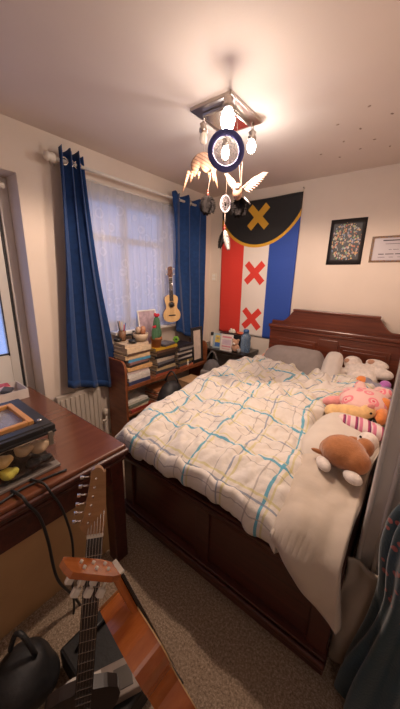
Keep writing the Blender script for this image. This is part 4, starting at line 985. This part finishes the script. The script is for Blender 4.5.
def feather(g, base, d, L, w, seed=0, n=26):
    base = Vector(base); d = Vector(d).normalized(); s = d.cross(Vector((-.6, .78, 0))).normalized()
    q = d.cross(s)
    g.tube([base, base+d*L*.6, base+d*L], [.0012, .001, .0004], 5)
    for k in range(n):
        f = .08+.9*k/n; ww = w*math.sin(PI*min(1, f*.85+.12))**.7
        for sg in (-1, 1):
            a = base+d*L*f; e = a+s*sg*ww*(1+.3*nz(k*.7, sg, seed))+d*L*.14+q*ww*.5*nz(k*.9, seed, sg)
            m = (a+e)/2+q*.002
            g.tube([a, m, e], [.0022, .0034, .0006], 4)
    return g
blackf = M('black_feather', (.012, .010, .010), .95, .3, spec=.1); whitef = M('white_feather', (.42, .38, .36), .7)
def feather_hang(label, c, L, w, top, nf, mats_, seed):
    t = thing('feather_pendant', label, 'feather', c)
    put('cord', G().cyl(c, top, .0013, 5), cord, t)
    put('bead', G().ell((c[0], c[1], c[2]+.004), (.005, .005, .008)).ell((c[0], c[1], c[2]+.018), .004), M('red_bead', (.5, .08, .06), .3), t)
    for k in range(nf):
        a = k*2*PI/nf; g = G(); feather(g, c, (.30*math.cos(a), .30*math.sin(a), -1), L*(1-.1*(k % 2)), w, seed+k)
        put('feather', g, mats_[k % len(mats_)], t)
feather_hang('fluffy black feather tuft hanging in front of the right curtain', (-1.045, 1.37, 2.045), .10, .032, (-1.045, 1.39, 2.16), 5, [blackf], 1)
feather_hang('black and white feather hanging in front of the red flag stripe', (-.945, 1.402, 1.865), .11, .018, (-.945, 1.40, 1.951), 2, [whitef, blackf], 5)
feather_hang('large black feathers hanging under the winged ornament', (-.860, 1.41, 2.02), .10, .030, (-.865, 1.42, 2.18), 5, [blackf], 9)
# winged bird ornament
bc = Vector((-.845, 1.38, 2.035)); m = facing(bc, 0)
bird = thing('hanging_bird', 'pale pink winged bird ornament with spread wings under the light', 'ornament', m)
tanc = M('tan_felt', (.34, .20, .13), .8); pinkw = cloth_mat('pale_pink_wing', (.50, .34, .28), .25, .05)
put('body', G().ell((-.012, -.01, 0), (.026, .034, .024)).ell((-.014, .016, .006), (.018, .018, .018)), tanc, bird, local=True, remesh=.004)
put('face', G().ell((-.016, .012, .022), (.012, .010, .006)), whitef, bird, local=True)
def wing(sg, L, up):
    g = G(); root = Vector((sg*.008, .010, 0)); tip = root+Vector((sg*L*math.cos(up), L*math.sin(up), 0))
    g.tube([root, root.lerp(tip, .5)+Vector((0, .006, 0)), tip], [.005, .004, .001], 6)
    for k in range(10):
        f = .08+k/10*.88; p = root.lerp(tip, f); l = L*(.40-.16*abs(f-.4)); a = up-1.25+.85*f
        d = Vector((sg*math.cos(a), math.sin(a), 0)); q = Vector((-d.y, d.x, 0))*.0055
        pts = [p-q*.6, p+d*l*.5-q, p+d*l, p+d*l*.5+q, p+q*.6]
        g.prism([(v.x, v.y) for v in pts], .0006*k, .0006*k+.0012)
    return g
put('wing', wing(1, .125, .62), pinkw, bird, local=True); put('wing', wing(-1, .085, .85), pinkw, bird, local=True)
put('tail_strip', G().tube([(.025, -.03, 0), (.055, -.062, .01)], .004, 6), whitef, bird, local=True)
top = Vector((-.93, 1.5, 2.488)); put('hanging_cord', G().cyl(m @ Vector((0, .03, 0)), (-.95, 1.46, 2.488), .0012, 5), cord, bird)
# striped tan shell with dangling legs
m = facing((-1.09, 1.375, 2.185), .1) @ Matrix.Scale(1.22, 4)
sh = thing('hanging_ornament', 'striped tan shell shaped ornament with trailing strips left of the dreamcatcher', 'ornament', m)
def shellm():
    n = NT('striped_shell'); sp = n.n('ShaderNodeSeparateXYZ'); n.l(n.coord(), sp.inputs[0])
    f = n.math('FRACT', n.math('MULTIPLY', n.math('ADD', n.math('MULTIPLY', sp.outputs[1], 1), n.math('MULTIPLY', sp.outputs[0], .45)), 75))
    n.l(n.ramp(f, (.3, (.42, .24, .15)), (.55, (.15, .06, .035)), (.8, (.42, .25, .16))), n.b.inputs['Base Color']); n.b.inputs['Roughness'].default_value = .6; return n.m
shm = shellm()
def shf(u, v):
    a = PI*(.05+.95*u); r = .055*(1-.15*v)
    return (-r*math.cos(a)*1.05+.004, r*math.sin(a)*.9-.055*v*(.7+.5*abs(math.sin(u*9))), .03*math.sin(PI*u)*math.cos(v))
put('shell', G().grid(shf, 30, 12), shm, sh, local=True, solid=.003, norecalc=True)
for k, (x, L, w_) in enumerate(((-.062, .085, -.028), (-.045, .045, -.01), (-.018, .03, .0), (.03, .035, .006), (.052, .06, .02))):
    put('strip', G().tube([(x, -.02, .004), (x+w_*.5, -.02-L*.5, .006), (x+w_, -.02-L, .002)], [.008, .006, .002], 6), shm, sh, local=True)
put('hanging_cord', G().cyl(m @ Vector((0, .045, .0)), (-1.13, 1.45, 2.468), .0012, 5), cord, sh)
